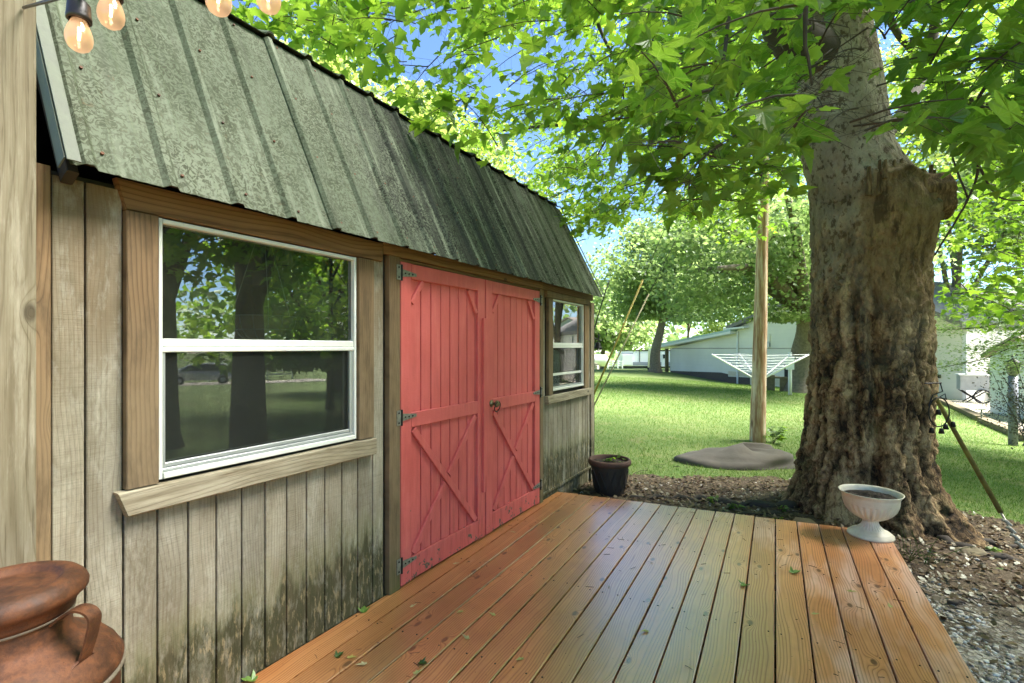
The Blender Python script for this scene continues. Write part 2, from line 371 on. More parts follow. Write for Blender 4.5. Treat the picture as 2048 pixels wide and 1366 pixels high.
def mesh_screen():
    t = T('insect_screen'); o = t.pos(); X, Y, Z = t.sep(o)[0:3]
    tr = t.n('BsdfTransparent', Color=(1, 1, 1)).outputs[0]; d = t.n('BsdfDiffuse', Color=(.045, .05, .045)).outputs[0]
    gx = t.mth('LESS_THAN', t.mth('FRACT', t.mth('MULTIPLY', Y, 600.)), .13); gz = t.mth('LESS_THAN', t.mth('FRACT', t.mth('MULTIPLY', Z, 600.)), .13)
    q = t.n('MixShader'); t.i(q, 0, t.mth('MAXIMUM', gx, gz)); t.i(q, 1, tr); t.i(q, 2, d); return t.fin(q.outputs[0])
M_screen = mesh_screen()
def rust():
    t = T('rusty_steel'); o = t.obj(); a = t.noise(o, 12., 8, .75); b = t.noise(o, 70., 5, .75); sp = t.vor(o, 55.)
    c = t.ramp(a, [(.30, (.030, .015, .010)), (.44, (.075, .030, .014)), (.56, (.15, .055, .021)), (.66, (.08, .032, .016)), (.80, (.19, .10, .05))])
    c = t.mix(t.mth('MULTIPLY', t.rng(b, .45, .7), .5), c, (.045, .018, .010))
    c = t.mix(t.mth('MULTIPLY', t.rng(sp, .04, .09, 1., 0.), .55), c, (.02, .012, .008))
    return t.bsdf(c, t.rng(a, .3, .7, .45, .75), t.bump(t.mth('ADD', b, a), .35, .004), .4, .25)
M_rust = rust()
M_rustdk = plain('dark_rust_seam', (.15, .12, .085), .75, .1, .35, 30)
def leafmat(name, c0, c1, tr0, tr1, tw=.5, rough=.42, spec=.06, veins=False):
    t = T(name); r = t.attr('rnd'); ob = t.orand(); r = t.mth('FRACT', t.mth('ADD', r, ob))
    c = t.mix(r, c0, c1); tc = t.mix(r, tr0, tr1)
    if veins:
        x, y, z = t.sep(t.obj())[0:3]; d = None
        for a in (0, 38, -38, 78, -78):
            ca, sa = math.cos(math.radians(a)), math.sin(math.radians(a)); q = t.mth('ABSOLUTE', t.mth('ADD', t.mth('MULTIPLY', x, ca), t.mth('MULTIPLY', y, -sa)))
            d = q if d is None else t.mth('MINIMUM', d, q)
        sidev = t.mth('ABSOLUTE', t.mth('SUBTRACT', t.mth('FRACT', t.mth('MULTIPLY', t.mth('SUBTRACT', y, t.mth('MULTIPLY', t.mth('ABSOLUTE', x), .9)), 7.)), .5))
        k = t.mth('MAXIMUM', t.rng(d, .006, .016, 1., 0.), t.rng(sidev, .0, .05, .5, 0.)); blot = t.noise(t.obj(), 5., 4, .6)
        tc = t.mix(t.mth('MULTIPLY', k, .5), tc, (.45, .60, .12)); c = t.mix(t.mth('MULTIPLY', k, .5), c, (.16, .22, .06))
        tc = t.mix(t.rng(blot, .35, .75, 0., .5), tc, (.10, .26, .02)); tc = t.mix(t.mth('GREATER_THAN', t.noise(t.obj(), 11., 3), .71), tc, (.25, .2, .05))
    d = t.n('BsdfDiffuse', Color=c).outputs[0]; tl = t.n('BsdfTranslucent', Color=tc).outputs[0]
    q = t.n('MixShader'); t.i(q, 0, tw); t.i(q, 1, d); t.i(q, 2, tl)
    g = t.n('BsdfGlossy', Color=(.8, .9, .8), Roughness=rough).outputs[0]
    q2 = t.n('MixShader'); t.i(q2, 0, spec); t.i(q2, 1, q.outputs[0]); t.i(q2, 2, g); return t.fin(q2.outputs[0])
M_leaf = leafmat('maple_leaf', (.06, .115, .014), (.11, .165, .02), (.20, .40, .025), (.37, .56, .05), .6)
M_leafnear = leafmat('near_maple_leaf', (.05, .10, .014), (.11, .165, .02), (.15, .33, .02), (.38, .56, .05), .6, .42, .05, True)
M_leaf2 = leafmat('far_foliage', (.10, .15, .045), (.16, .21, .07), (.26, .42, .10), (.42, .56, .19), .55)  # paler, less saturated greens: distance haze put into the leaf colour
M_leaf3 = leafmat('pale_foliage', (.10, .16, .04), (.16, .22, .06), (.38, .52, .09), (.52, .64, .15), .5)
M_leafdk = leafmat('dark_foliage', (.03, .065, .018), (.06, .10, .025), (.08, .16, .02), (.14, .24, .03), .4)
M_leafpu = leafmat('purple_foliage', (.05, .04, .045), (.09, .09, .07), (.10, .08, .06), (.16, .15, .08), .3)
M_twig = plain('twig_bark', (.055, .04, .027), .85)
M_dead = leafmat('dead_leaf', (.075, .048, .026), (.23, .155, .09), (.07, .04, .015), (.13, .07, .03), .15)
def bark():
    t = T('maple_bark'); p = t.pos(); Z = t.sep(p)[2]; cr = t.attr('crev'); sc = t.attr('scar')
    a = t.noise(t.mul(p, (1, 1, .35)), 14., 6, .7); b = t.noise(p, 3., 4, .6); fine = t.noise(t.mul(p, (1, 1, .5)), 60., 5, .7)
    wv = t.vm('ADD', p, t.mul(t.n('TexNoise', Vector=p, Scale=9., Detail=3.).outputs['Color'], (.12, .12, .12)))
    ra = t.mth('ABSOLUTE', t.mth('SUBTRACT', t.noise(t.mul(wv, (1, 1, .22)), 16., 2, .5), .5)); rb = t.mth('ABSOLUTE', t.mth('SUBTRACT', t.noise(t.mul(wv, (1, 1, .5)), 34., 3, .6), .5))
    ck = t.mth('ADD', t.mth('MULTIPLY', t.rng(ra, .0, .09), .6), t.mth('MULTIPLY', t.rng(rb, .0, .08), .4))
    lowc = t.ramp(t.mth('ADD', t.mth('ADD', t.mth('MULTIPLY', cr, .42), t.mth('MULTIPLY', a, .36)), t.mth('MULTIPLY', ck, .20)), [(.38, (.016, .011, .007)), (.49, (.085, .053, .026)), (.60, (.21, .138, .070)), (.77, (.45, .325, .175))])
    upc = t.mix(t.rng(b, .35, .65), (.17, .135, .09), (.38, .34, .26)); spk = t.rng(t.noise(t.mul(p, (1, 1, .6)), 22., 5, .65), .53, .60)
    upc = t.mix(t.mth('MULTIPLY', spk, .85), upc, (.07, .05, .03))
    k = t.rng(t.mth('ADD', Z, t.mth('MULTIPLY', b, 1.6)), 1.9, 3.9)
    c = t.mix(k, lowc, upc)
    orange = t.mix(t.rng(a, .35, .65), (.12, .072, .032), (.29, .20, .10))
    orange = t.mix(t.mth('MULTIPLY', t.rng(fine, .5, .7), .5), orange, (.09, .055, .022))
    c = t.mix(t.mth('MULTIPLY', t.rng(t.mth('ADD', sc, t.mth('MULTIPLY', b, .3)), .35, .6), .8), c, orange)
    stk2 = t.noise(t.mul(p, (1, 1, .22)), 12., 5, .7); c = t.mix(t.mth('MULTIPLY', t.rng(sc, .3, .6), t.rng(stk2, .52, .62, 0., .8)), c, (.045, .03, .015))
    mo = t.noise(p, 6., 4, .65); c = t.mix(t.mth('MULTIPLY', t.rng(mo, .55, .72), .35), c, (.13, .13, .05))
    c = t.mix(t.mth('MULTIPLY', t.rng(fine, .5, .75), .35), c, (.06, .045, .028))
    return t.bsdf(c, .9, t.bump(t.mth('ADD', t.mth('ADD', a, t.mth('MULTIPLY', fine, .6)), t.mth('MULTIPLY', ck, .8)), .7, .016), .2)
M_bark = bark()
M_bark2 = plain('grey_bark', (.17, .14, .10), .9, var=.4, scale=12, bumpst=.6)
M_bark3 = plain('dark_branch_bark', (.05, .04, .03), .9, var=.4, scale=12, bumpst=.6)
def tornmat():
    t = T('torn_heartwood'); p = t.pos(); a = t.noise(t.mul(p, (1, 1, .12)), 38., 5, .7); b = t.noise(p, 7., 4, .6)
    c = t.ramp(a, [(.3, (.025, .017, .010)), (.48, (.11, .068, .033)), (.66, (.27, .18, .09))]); c = t.mix(t.mth('MULTIPLY', t.rng(b, .5, .7), .6), c, (.10, .07, .04))
    return t.bsdf(c, .9, t.bump(a, .8, .01), .2)
M_torn = tornmat()
def polemat():
    t = T('stripped_pole_wood'); p = t.pos(); X, Y, Z = t.sep(p)[0:3]
    a = t.noise(t.comb(t.mth('MULTIPLY', X, 22.), t.mth('MULTIPLY', Y, 22.), t.mth('MULTIPLY', Z, 1.6)), 1., 5, .65)
    b = t.noise(t.comb(t.mth('MULTIPLY', X, 4.), t.mth('MULTIPLY', Y, 4.), t.mth('MULTIPLY', Z, 2.4)), 1., 4, .6)
    c = t.ramp(a, [(.3, (.15, .08, .04)), (.46, (.46, .28, .17)), (.58, (.72, .60, .44)), (.8, (.80, .72, .58))])
    k = t.rng(t.mth('ADD', Z, t.mth('MULTIPLY', b, 1.6)), .5, 2.6, .9, .15)
    c = t.mix(t.mth('MULTIPLY', k, t.rng(b, .35, .6)), c, (.30, .145, .062))
    kn = t.vor(t.comb(t.mth('MULTIPLY', X, 5.), t.mth('MULTIPLY', Y, 5.), t.mth('MULTIPLY', Z, 2.)), 1.)
    c = t.mix(t.mth('MULTIPLY', t.rng(kn, .08, .18, 1., 0.), .8), c, (.12, .055, .025))
    return t.bsdf(c, .75, t.bump(a, .5, .006), .3)
M_pole = polemat()
def lawnmat():
    t = T('lawn'); p = t.pos()
    a = t.noise(p, .55, 4, .6); b = t.noise(p, 6., 5, .7); cc = t.noise(p, 70., 4, .7)
    c = t.mix(t.rng(a, .35, .65), (.115, .18, .055), (.175, .22, .08))
    c = t.mix(t.mth('MULTIPLY', t.rng(b, .5, .75), .45), c, (.26, .25, .085)); d = t.noise(p, 1.7, 5, .7); c = t.mix(t.rng(d, .56, .70, 0., .6), c, (.24, .20, .11)); c = t.mix(t.rng(d, .42, .30, 0., .5), c, (.07, .13, .025))
    c = t.mix(t.mth('MULTIPLY', t.rng(cc, .45, .7), .5), c, (.065, .12, .018))
    return t.bsdf(c, .9, t.bump(t.mth('ADD', b, cc), .6, .03), .15)
M_lawn = lawnmat()
def soilmat():
    t = T('soil'); p = t.pos(); a = t.noise(p, 2.5, 5, .65); b = t.noise(p, 28., 6, .75)
    c = t.ramp(b, [(.3, (.035, .024, .016)), (.5, (.10, .072, .048)), (.68, (.19, .15, .105))])
    c = t.mix(t.mth('MULTIPLY', t.rng(a, .5, .7), .4), c, (.24, .19, .13))
    return t.bsdf(c, .95, t.bump(b, .9, .03), .2)
M_soil = soilmat()
def gravelmat():
    t = T('gravel_bed'); p = t.pos(); v = t.n('TexVoronoi', p_feature='F1', Vector=p, Scale=55.); b = t.noise(p, 3., 5, .65)
    c = t.mix(t.sep(v.outputs['Color'])[0], (.13, .10, .07), (.46, .42, .34))
    c = t.mix(t.rng(b, .42, .62), c, (.08, .06, .038))
    return t.bsdf(c, .9, t.bump(v.outputs['Distance'], .8, .015), .3)
M_gravel = gravelmat()
def stones():
    t = T('loose_stone'); r = t.attr('rnd'); n = t.noise(t.pos(), 60., 4, .6)
    c = t.ramp(r, [(0., (.16, .12, .08)), (.35, (.34, .29, .22)), (.7, (.58, .54, .45)), (1., (.76, .73, .66))])
    return t.bsdf(t.mix(t.mth('MULTIPLY', t.rng(n, .4, .7), .5), c, (.14, .11, .08)), .85)
M_stone = stones()
M_slab = plain('grey_rock', (.085, .075, .062), .9, var=.3, scale=4, bumpst=.6)
M_conc = plain('concrete', (.40, .35, .29), .85, var=.1, scale=3)
M_kerb = plain('mossy_timber_kerb', (.16, .13, .075), .9, var=.35, scale=8)
def grassmat():
    t = T('grass_blade'); r = t.attr('rnd')
    c = t.ramp(r, [(0., (.062, .12, .028)), (.55, (.125, .20, .052)), (.85, (.18, .235, .085)), (1., (.30, .28, .14))])
    d = t.n('BsdfDiffuse', Color=c).outputs[0]; tl = t.n('BsdfTranslucent', Color=t.mix(1., c, (1.7, 1.9, 1.2), 'MULTIPLY')).outputs[0]
    q = t.n('MixShader'); t.i(q, 0, .4); t.i(q, 1, d); t.i(q, 2, tl); return t.fin(q.outputs[0])
M_grass = grassmat()
M_pot = plain('brown_resin_pot', (.030, .024, .020), .55, var=.25, scale=14)
M_terra = plain('worn_terracotta_rim', (.085, .042, .028), .75, var=.35, scale=12)
def urnmat():
    t = T('aged_white_plastic'); p = t.obj(); Z = t.sep(p)[2]; a = t.noise(p, 6., 5, .65); b = t.noise(p, 45., 4, .6)
    c = t.mix(t.rng(a, .4, .7), (.72, .655, .51), (.58, .50, .37)); c = t.mix(t.mth('MULTIPLY', t.rng(b, .6, .72), .4), c, (.32, .28, .20))
    return t.bsdf(c, .45, t.bump(b, .1, .002), .4)
M_urn = urnmat()
M_potsoil = plain('potting_soil', (.035, .024, .016), .95, var=.5, scale=40, bumpst=.9)
M_yellow = plain('yellow_plastic_guard', (.45, .33, .06), .5, var=.15)
M_tan = plain('tan_cable', (.48, .40, .25), .6)
M_moss = plain('mossy_yellow_guard', (.135, .115, .02), .7, var=.55, scale=14)
M_wire = plain('dark_wire', (.03, .03, .028), .5, .5)
M_tank = plain('silver_tank', (.50, .54, .50), .35, .4, var=.15, scale=2)
M_rvw = plain('trailer_white', (.72, .74, .76), .35, var=.03)
M_rvg = plain('trailer_grey', (.22, .24, .29), .4, var=.05)
M_shingle = plain('grey_shingles', (.20, .19, .18), .9, var=.2, scale=10)
M_shinbr = plain('brown_shingles', (.26, .22, .19), .9, var=.15, scale=10)
M_teal = plain('green_metal_roof', (.34, .45, .43), .4, .3, var=.05)
M_brick = plain('brown_block', (.10, .08, .065), .9, var=.2, scale=10)
M_cream = plain('cream_block', (.62, .55, .40), .8, var=.06)
M_car = plain('silver_car_paint', (.55, .57, .60), .25, .4, var=.02)
M_tyre = plain('tyre_rubber', (.02, .02, .02), .8)
M_carglass = plain('car_glass', (.02, .025, .03), .08, var=.05, bumpst=0)
M_socket = plain('black_socket', (.018, .012, .010), .45)
def bulbmats():
    t = T('warm_bulb_glass')
    tr = t.n('BsdfTransparent', Color=(1., .80, .62)).outputs[0]; d = t.n('BsdfTranslucent', Color=(.88, .66, .50)).outputs[0]
    g = t.n('BsdfGlossy', Color=(1, .9, .8), Roughness=.08).outputs[0]
    q = t.n('MixShader'); t.i(q, 0, .45); t.i(q, 1, tr); t.i(q, 2, d)
    q2 = t.n('MixShader'); t.i(q2, 0, .10); t.i(q2, 1, q.outputs[0]); t.i(q2, 2, g); a = t.fin(q2.outputs[0])
    t = T('lit_filament'); e = t.n('Emission', Color=(1., .74, .48), Strength=5.); b = t.fin(e.outputs[0]); return a, b
M_bulb, M_fil = bulbmats()

# ------------------------------------------------------------------ ground heights
_cp = [(-2, 5, -.12), (-1, 5.2, -.12), (.5, 5.2, -.12), (1, 4, -.16), (1.2, 2.6, -.16), (-2.5, 2, -.16), (0, -4, -.2), (1.2, 0, -.18), (2.2, 2.6, -.24), (3, 4, -.32), (-5, 0, -.2), (-5, 6, -.2)]
for x, y, D, z in [(1515, 882, 7.6, None), (1250, 740, 32, None), (1335, 743, 34, None), (1500, 771, 29, None), (1580, 790, 17, None), (1930, 803, 18, None), (1900, 812, 16, None), (2045, 890, 10, None), (2048, 1110, 3.9, None), (1950, 1000, 5.5, None), (1290, 741, 65, None), (1230, 800, 13, None)]:
    q = P(x, y, D); _cp.append((q.x, q.y, q.z))
_cp += [(12, 8, -.25), (25, 0, -.6), (40, 30, -2), (-30, -20, -.6), (-40, 40, -1.), (0, -40, -.8), (-80, 150, -3), (120, 150, -3.5), (200, 0, -4), (-200, 0, -4), (0, 300, -4), (0, -300, -4)]
_cp = np.array(_cp, float); _n = len(_cp)
_d = np.hypot(_cp[:, None, 0] - _cp[None, :, 0], _cp[:, None, 1] - _cp[None, :, 1])
_A = np.zeros((_n + 3, _n + 3)); _A[:_n, :_n] = _d + 0.15 * np.eye(_n) * -1; _A[:_n, _n] = 1; _A[:_n, _n + 1:] = _cp[:, :2]; _A[_n:, :_n] = _A[:_n, _n:].T
_w = np.linalg.solve(_A, np.r_[_cp[:, 2], 0, 0, 0])
def gz(x, y):
    x, y = np.asarray(x, float), np.asarray(y, float)
    r = np.hypot(x[..., None] - _cp[:, 0], y[..., None] - _cp[:, 1])
    return r @ _w[:_n] + _w[_n] + _w[_n + 1] * x + _w[_n + 2] * y
def gzf(x, y): return float(gz(x, y))
g1 = np.linspace(-1, 1, 260); gg = np.sinh(g1 * 6.2) / np.sinh(6.2) * 420
gx, gy = np.meshgrid(gg + 1, gg + 6)
gzv = gz(gx, gy)
v = np.stack([gx.ravel(), gy.ravel(), gzv.ravel()], 1); n = 260
i = np.arange(n * n).reshape(n, n); f = np.stack([i[:-1, :-1], i[:-1, 1:], i[1:, 1:], i[1:, :-1]], -1).reshape(-1, 4)
tag(fastmesh('lawn', v, f, M_lawn, smooth=True), kind='structure')
def patch(name, poly, mat, dz, res=.06, rough=.0, seed=1):
    """an irregular sheet that follows the ground"""
    poly = np.array(poly); x0, y0 = poly.min(0); x1, y1 = poly.max(0)
    X, Y = np.meshgrid(np.arange(x0, x1 + res, res), np.arange(y0, y1 + res, res)); ny, nx = X.shape
    jx = vnoise(X / 3 % 1, (Y - y0) / (y1 - y0 + 1), 12, 12, seed) * .3 - .15; jy = vnoise(X / 3 % 1, (Y - y0) / (y1 - y0 + 1), 12, 12, seed + 9) * .3 - .15
    cx, cyy = X + jx, Y + jy; ins = np.zeros_like(X, bool); m = len(poly)
    for a in range(m):
        (xa, ya), (xb, yb) = poly[a], poly[(a + 1) % m]
        cond = ((ya > cyy) != (yb > cyy)) & (cx < (xb - xa) * (cyy - ya) / (yb - ya + 1e-12) + xa); ins ^= cond
    Z = gz(X, Y) + dz
    if rough: Z = Z + rough * (RNG.random(X.shape) * .35 + .8 * vnoise(X / 2 % 1, (Y - y0) / (y1 - y0 + .1), 16, 40, seed + 3) - .3)
    i = np.arange(ny * nx).reshape(ny, nx); f = np.stack([i[:-1, :-1], i[:-1, 1:], i[1:, 1:], i[1:, :-1]], -1)[ins[:-1, :-1]].reshape(-1, 4)
    vv = np.stack([X.ravel(), Y.ravel(), Z.ravel()], 1); used = np.unique(f); mp = np.zeros(len(vv), int); mp[used] = np.arange(len(used))
    return tag(fastmesh(name, vv[used], mp[f], mat, smooth=True), kind='structure')
soil_poly = [(-2.3, 4.1), (-2.0, 5.3), (-1.3, 5.6), (-.6, 6.0), (.2, 6.5), (1.0, 6.6), (2.2, 6.2), (3.1, 5.3), (3.6, 4.2), (3.5, 3.2), (2.4, 3.3), (1.1, 3.9), (.6, 3.8), (.5, 4.1)]
patch('bare_soil', soil_poly, M_soil, .006, .04, .035, 3)
patch('gravel_strip', [(.5, -2.), (.45, 4.15), (.9, 4.0), (1.5, 3.6), (2.3, 3.4), (3.4, 3.1), (4., 2.), (4., -2.)], M_gravel, .010, .05, .02, 5)

# ------------------------------------------------------------------ scatter: grass, stones, litter (nobody could count these)
def inpoly(x, y, poly):
    ins = np.zeros(len(x), bool); m = len(poly)
    for a in range(m):
        (xa, ya), (xb, yb) = poly[a], poly[(a + 1) % m]
        ins ^= ((ya > y) != (yb > y)) & (x < (xb - xa) * (y - ya) / (yb - ya + 1e-12) + xa)
    return ins
def view_pts(n, D0, D1, x0, x1, power=1.):
    D = D0 * (D1 / D0) ** (RNG.random(n) ** power); u = (x0 + RNG.random(n) * (x1 - x0) - 1024) / FPX; R = u * D
    return R * CS - D * SN, R * SN + D * CS, D
def grass(name, n, D0, D1, x0, x1, h, w, power=1., extra=None):
    x, y, D = view_pts(n, D0, D1, x0, x1, power)
    jx, jy = x + RNG.normal(0, .13, n), y + RNG.normal(0, .13, n)
    keep = ~inpoly(jx, jy, soil_poly) & ~((y < 3.6) & (jx < 3.9)) & ~((x < -1.9) & (y < 5.3)) & ~(((((x + .636) * CS + (y - 6.97) * SN) / .60) ** 2 + ((-(x + .636) * SN + (y - 6.97) * CS) / .29) ** 2) < 1)
    x, y, D = x[keep], y[keep], D[keep]; n = len(x); z = gz(x, y)
    a = RNG.random(n) * 2 * np.pi; s = (.5 + RNG.random(n)) * np.maximum(1, D / 9)
    ww = w * s; hh = h * (.5 + RNG.random(n)) * np.minimum(s, 1.8); lx, ly = RNG.normal(0, .6, n) * hh, RNG.normal(0, .6, n) * hh
    dx, dy = np.cos(a) * ww, np.sin(a) * ww
    v = np.stack([np.stack([x - dx, y - dy, z - .005], 1), np.stack([x + dx, y + dy, z - .005], 1), np.stack([x + lx, y + ly, z + hh], 1)], 1).reshape(-1, 3)
    f = np.arange(3 * n).reshape(-1, 3)
    return tag(fastmesh(name, v, f, M_grass, rnd=RNG.random(n)), 'short bright green grass covering the lawn behind the shed', 'grass', kind='stuff')
grass('grass', 210000, 4.6, 26, 1140, 2120, .024, .0032, .8)
ICO_V = np.array([(0, 0, 1), (.894, 0, .447), (.276, .851, .447), (-.724, .526, .447), (-.724, -.526, .447), (.276, -.851, .447), (.724, .526, -.447), (-.276, .851, -.447), (-.894, 0, -.447), (-.276, -.851, -.447), (.724, -.526, -.447), (0, 0, -1)])
ICO_F = np.array([(0, 1, 2), (0, 2, 3), (0, 3, 4), (0, 4, 5), (0, 5, 1), (1, 6, 2), (2, 7, 3), (3, 8, 4), (4, 9, 5), (5, 10, 1), (2, 6, 7), (3, 7, 8), (4, 8, 9), (5, 9, 10), (1, 10, 6), (6, 11, 7), (7, 11, 8), (8, 11, 9), (9, 11, 10), (10, 11, 6)])
def pebbles(name, x, y, s0, s1, mat, label, cat, flat=.55, lift=0.):
    n = len(x); s = s0 * (s1 / s0) ** (RNG.random(n) ** 2.2); z = gz(x, y) + lift + s * .2
    k = RNG.random((n, 12, 1)) * .5 + .75; V = ICO_V[None] * k * s[:, None, None] * np.stack([np.ones(n), .6 + .5 * RNG.random(n), flat * (.6 + .6 * RNG.random(n))], 1)[:, None]
    a = RNG.random(n) * 6.28; ca, sa = np.cos(a)[:, None], np.sin(a)[:, None]
    X = V[..., 0] * ca - V[..., 1] * sa + x[:, None]; Y = V[..., 0] * sa + V[..., 1] * ca + y[:, None]; Z = V[..., 2] + z[:, None]
    v = np.stack([X, Y, Z], -1).reshape(-1, 3); f = (ICO_F[None] + 12 * np.arange(n)[:, None, None]).reshape(-1, 3)
    return tag(fastmesh(name, v, f, mat, rnd=np.repeat(RNG.random(n), 20)), label, cat, kind='stuff')
N_ = 24000; x = .62 + 2.6 * RNG.random(N_) ** 1.5; y = 4.1 - RNG.random(N_) ** 1. * 2.9; k = (y < 3.95 - (x - .6) * .28 + RNG.normal(0, .12, N_)) & ((vnoise(x / 3 % 1, np.clip((y - 1) / 3.4, 0, .99), 9, 9, 63) > .34) | (RNG.random(N_) < .25)); 
pebbles('gravel', x[k], y[k], .004, .019, M_stone, 'pale crushed gravel along the right edge of the deck', 'gravel', lift=.012)
x = RNG.uniform(-1.9, 3.4, 2600); y = RNG.uniform(4.1, 6.3, 2600); k = inpoly(x, y, soil_poly)
pebbles('soil_crumbs', x[k], y[k], .005, .022, M_stone, 'small clods and chips of stone on the bare soil', 'stones', lift=.01)
def litter(name, x, y, size, mat, label, cat):
    n = len(x); z = gz(x, y) + .02 + RNG.random(n) * .018
    L = np.array([(-.5, 0, 0), (-.15, .28, .10), (.3, .2, .05), (.5, 0, .12), (.25, -.24, .02), (-.2, -.25, .12)]); F_ = np.array([(0, 1, 5), (1, 2, 4), (1, 4, 5), (2, 3, 4)])
    a = RNG.random(n) * 6.28; s = size * (.5 + RNG.random(n)); V = L[None] * s[:, None, None]
    tx, ty = RNG.normal(0, .35, n)[:, None], RNG.normal(0, .35, n)[:, None]; ca, sa = np.cos(a)[:, None], np.sin(a)[:, None]
    X = V[..., 0] * ca - V[..., 1] * sa; Y = V[..., 0] * sa + V[..., 1] * ca; Z = V[..., 2] + X * tx + Y * ty
    v = np.stack([X + x[:, None], Y + y[:, None], Z + z[:, None]], -1).reshape(-1, 3); f = (F_[None] + 6 * np.arange(n)[:, None, None]).reshape(-1, 3)
    return tag(fastmesh(name, v, f, mat, rnd=np.repeat(RNG.random(n), 4)), label, cat, kind='stuff')
x = RNG.uniform(-2., 3.6, 12000); y = RNG.uniform(3.2, 6.6, 12000); k = inpoly(x, y, soil_poly) | ((RNG.random(12000) < .07) & (x > .7))
litter('leaf_litter', x[k], y[k], .036, M_dead, 'dry brown leaf litter round the foot of the maple', 'dead leaves')
x = RNG.uniform(.65, 3.3, 1500); y = RNG.uniform(.8, 4., 1500)
litter('bark_chips', x, y, .035, M_dead, 'brown bark chips and leaf scraps among the gravel', 'bark chips')
# ------------------------------------------------------------------ the shed
WX = -1.95
shed = thing('garden_shed', 'weathered wooden barn shed with coral red double doors and mottled metal roof', 'shed', (-3.1, 2.8, 0))
def vbar(name, y0, y1, z0, z1, x, t, mat, parent=shed, horiz=False, ca=0, cb=0, ch=.003):
    """board on the shed front; front face at x"""
    if horiz: return bar(name, (x, y0, (z0 + z1) / 2), (x, y1, (z0 + z1) / 2), z1 - z0, t, (1, 0, 0), mat, parent, ch, ca, cb)
    return bar(name, (x, (y0 + y1) / 2, z0), (x, (y0 + y1) / 2, z1), y1 - y0, t, (1, 0, 0), mat, parent, ch, ca, cb)
# body: back, ends, floor, sheathing round the openings
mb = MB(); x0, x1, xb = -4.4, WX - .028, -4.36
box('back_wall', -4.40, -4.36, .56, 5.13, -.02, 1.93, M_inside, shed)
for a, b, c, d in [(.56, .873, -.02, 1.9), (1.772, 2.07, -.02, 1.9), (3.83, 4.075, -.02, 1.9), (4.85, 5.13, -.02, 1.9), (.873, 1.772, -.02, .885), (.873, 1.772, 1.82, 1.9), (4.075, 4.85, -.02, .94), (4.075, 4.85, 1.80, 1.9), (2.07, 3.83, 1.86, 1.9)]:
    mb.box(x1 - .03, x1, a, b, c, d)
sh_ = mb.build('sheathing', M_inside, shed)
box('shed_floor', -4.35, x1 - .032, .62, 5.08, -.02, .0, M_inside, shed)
def gable(y0, y1):
    pr = [(-4.4, -.02), (WX - .03, -.02), (WX - .03, 1.9), (-2.36, 2.93), (-3.17, 3.22), (-3.98, 2.93), (-4.4, 1.9)]
    v = [(x, y0, z) for x, z in pr] + [(x, y1, z) for x, z in pr]; n = len(pr)
    return v, [tuple(range(n)), tuple(range(2 * n - 1, n - 1, -1))] + [(i, i + n, (i + 1) % n + n, (i + 1) % n) for i in range(n)]
for y0, y1 in ((.52, .555), (5.135, 5.155)):
    v, f = gable(y0, y1); mk('end_wall', v, f, M_dark if y0 < 1 else M_siding, shed)
# skirt under the siding and corner trim
vbar('skirt_board', 3.84, 5.14, -.22, .035, WX - .012, .03, M_siding, horiz=True)
vbar('ledge_strip', 3.84, 5.15, .036, .062, WX + .008, .03, M_siding, horiz=True)
vbar('skirt_board', .5, 2.0, -.2, -.005, WX - .004, .03, M_siding, horiz=True)
# siding boards, 0.1016 m on centre
y = .5716 - .1016 * 0; grooves = [.5716 + .1016 * i for i in range(46)]
def strip(a, b, z0, z1):
    if b - a > .012: vbar('siding_board', a + .003, b - .003, z0, z1, WX + random.uniform(-.001, .001), .02, M_siding, ch=.0025)
for i in range(len(grooves) - 1):
    a, b = grooves[i], grooves[i + 1]
    for lo, hi, z0, z1 in [(.59, .7748, .0, 1.88), (.7748, 1.8924, .0, .87), (1.8924, 1.972, .0, 1.86), (3.885, 3.96, .062, 1.86), (3.96, 4.99, .062, .90), (4.99, 5.06, .062, 1.86)]:
        s, e = max(a, lo), min(b, hi); strip(s, e, z0, z1)
vbar('corner_board', .495, .585, .0, 1.90, WX + .018, .035, M_trim)
vbar('corner_board', 5.066, 5.156, -.2, 1.84, WX + .012, .03, M_siding)
bar('corner_board', (WX - .035, 5.176, -.2), (WX - .035, 5.176, 1.84), .09, .018, (0, 1, 0), M_dark, shed)
# header under the eave
bar('header_board', (WX + .022, .762, 1.866), (WX + .022, 1.945, 1.866), .098, .036, (1, 0, 0), M_header, shed, .003, .3, 0)
vbar('header_board', 1.95, 3.875, 1.862, 1.925, WX + .020, .034, M_header, horiz=True)
vbar('header_board', 3.88, 5.12, 1.862, 1.925, WX + .016, .034, M_header, horiz=True)
vbar('door_jamb', 1.993, 2.078, .0, 1.858, WX + .024, .04, M_trim)
vbar('door_jamb', 3.818, 3.878, .0, 1.858, WX + .024, .04, M_trim)
vbar('door_head', 2.08, 3.816, 1.842, 1.860, WX + .004, .04, M_header, horiz=True)
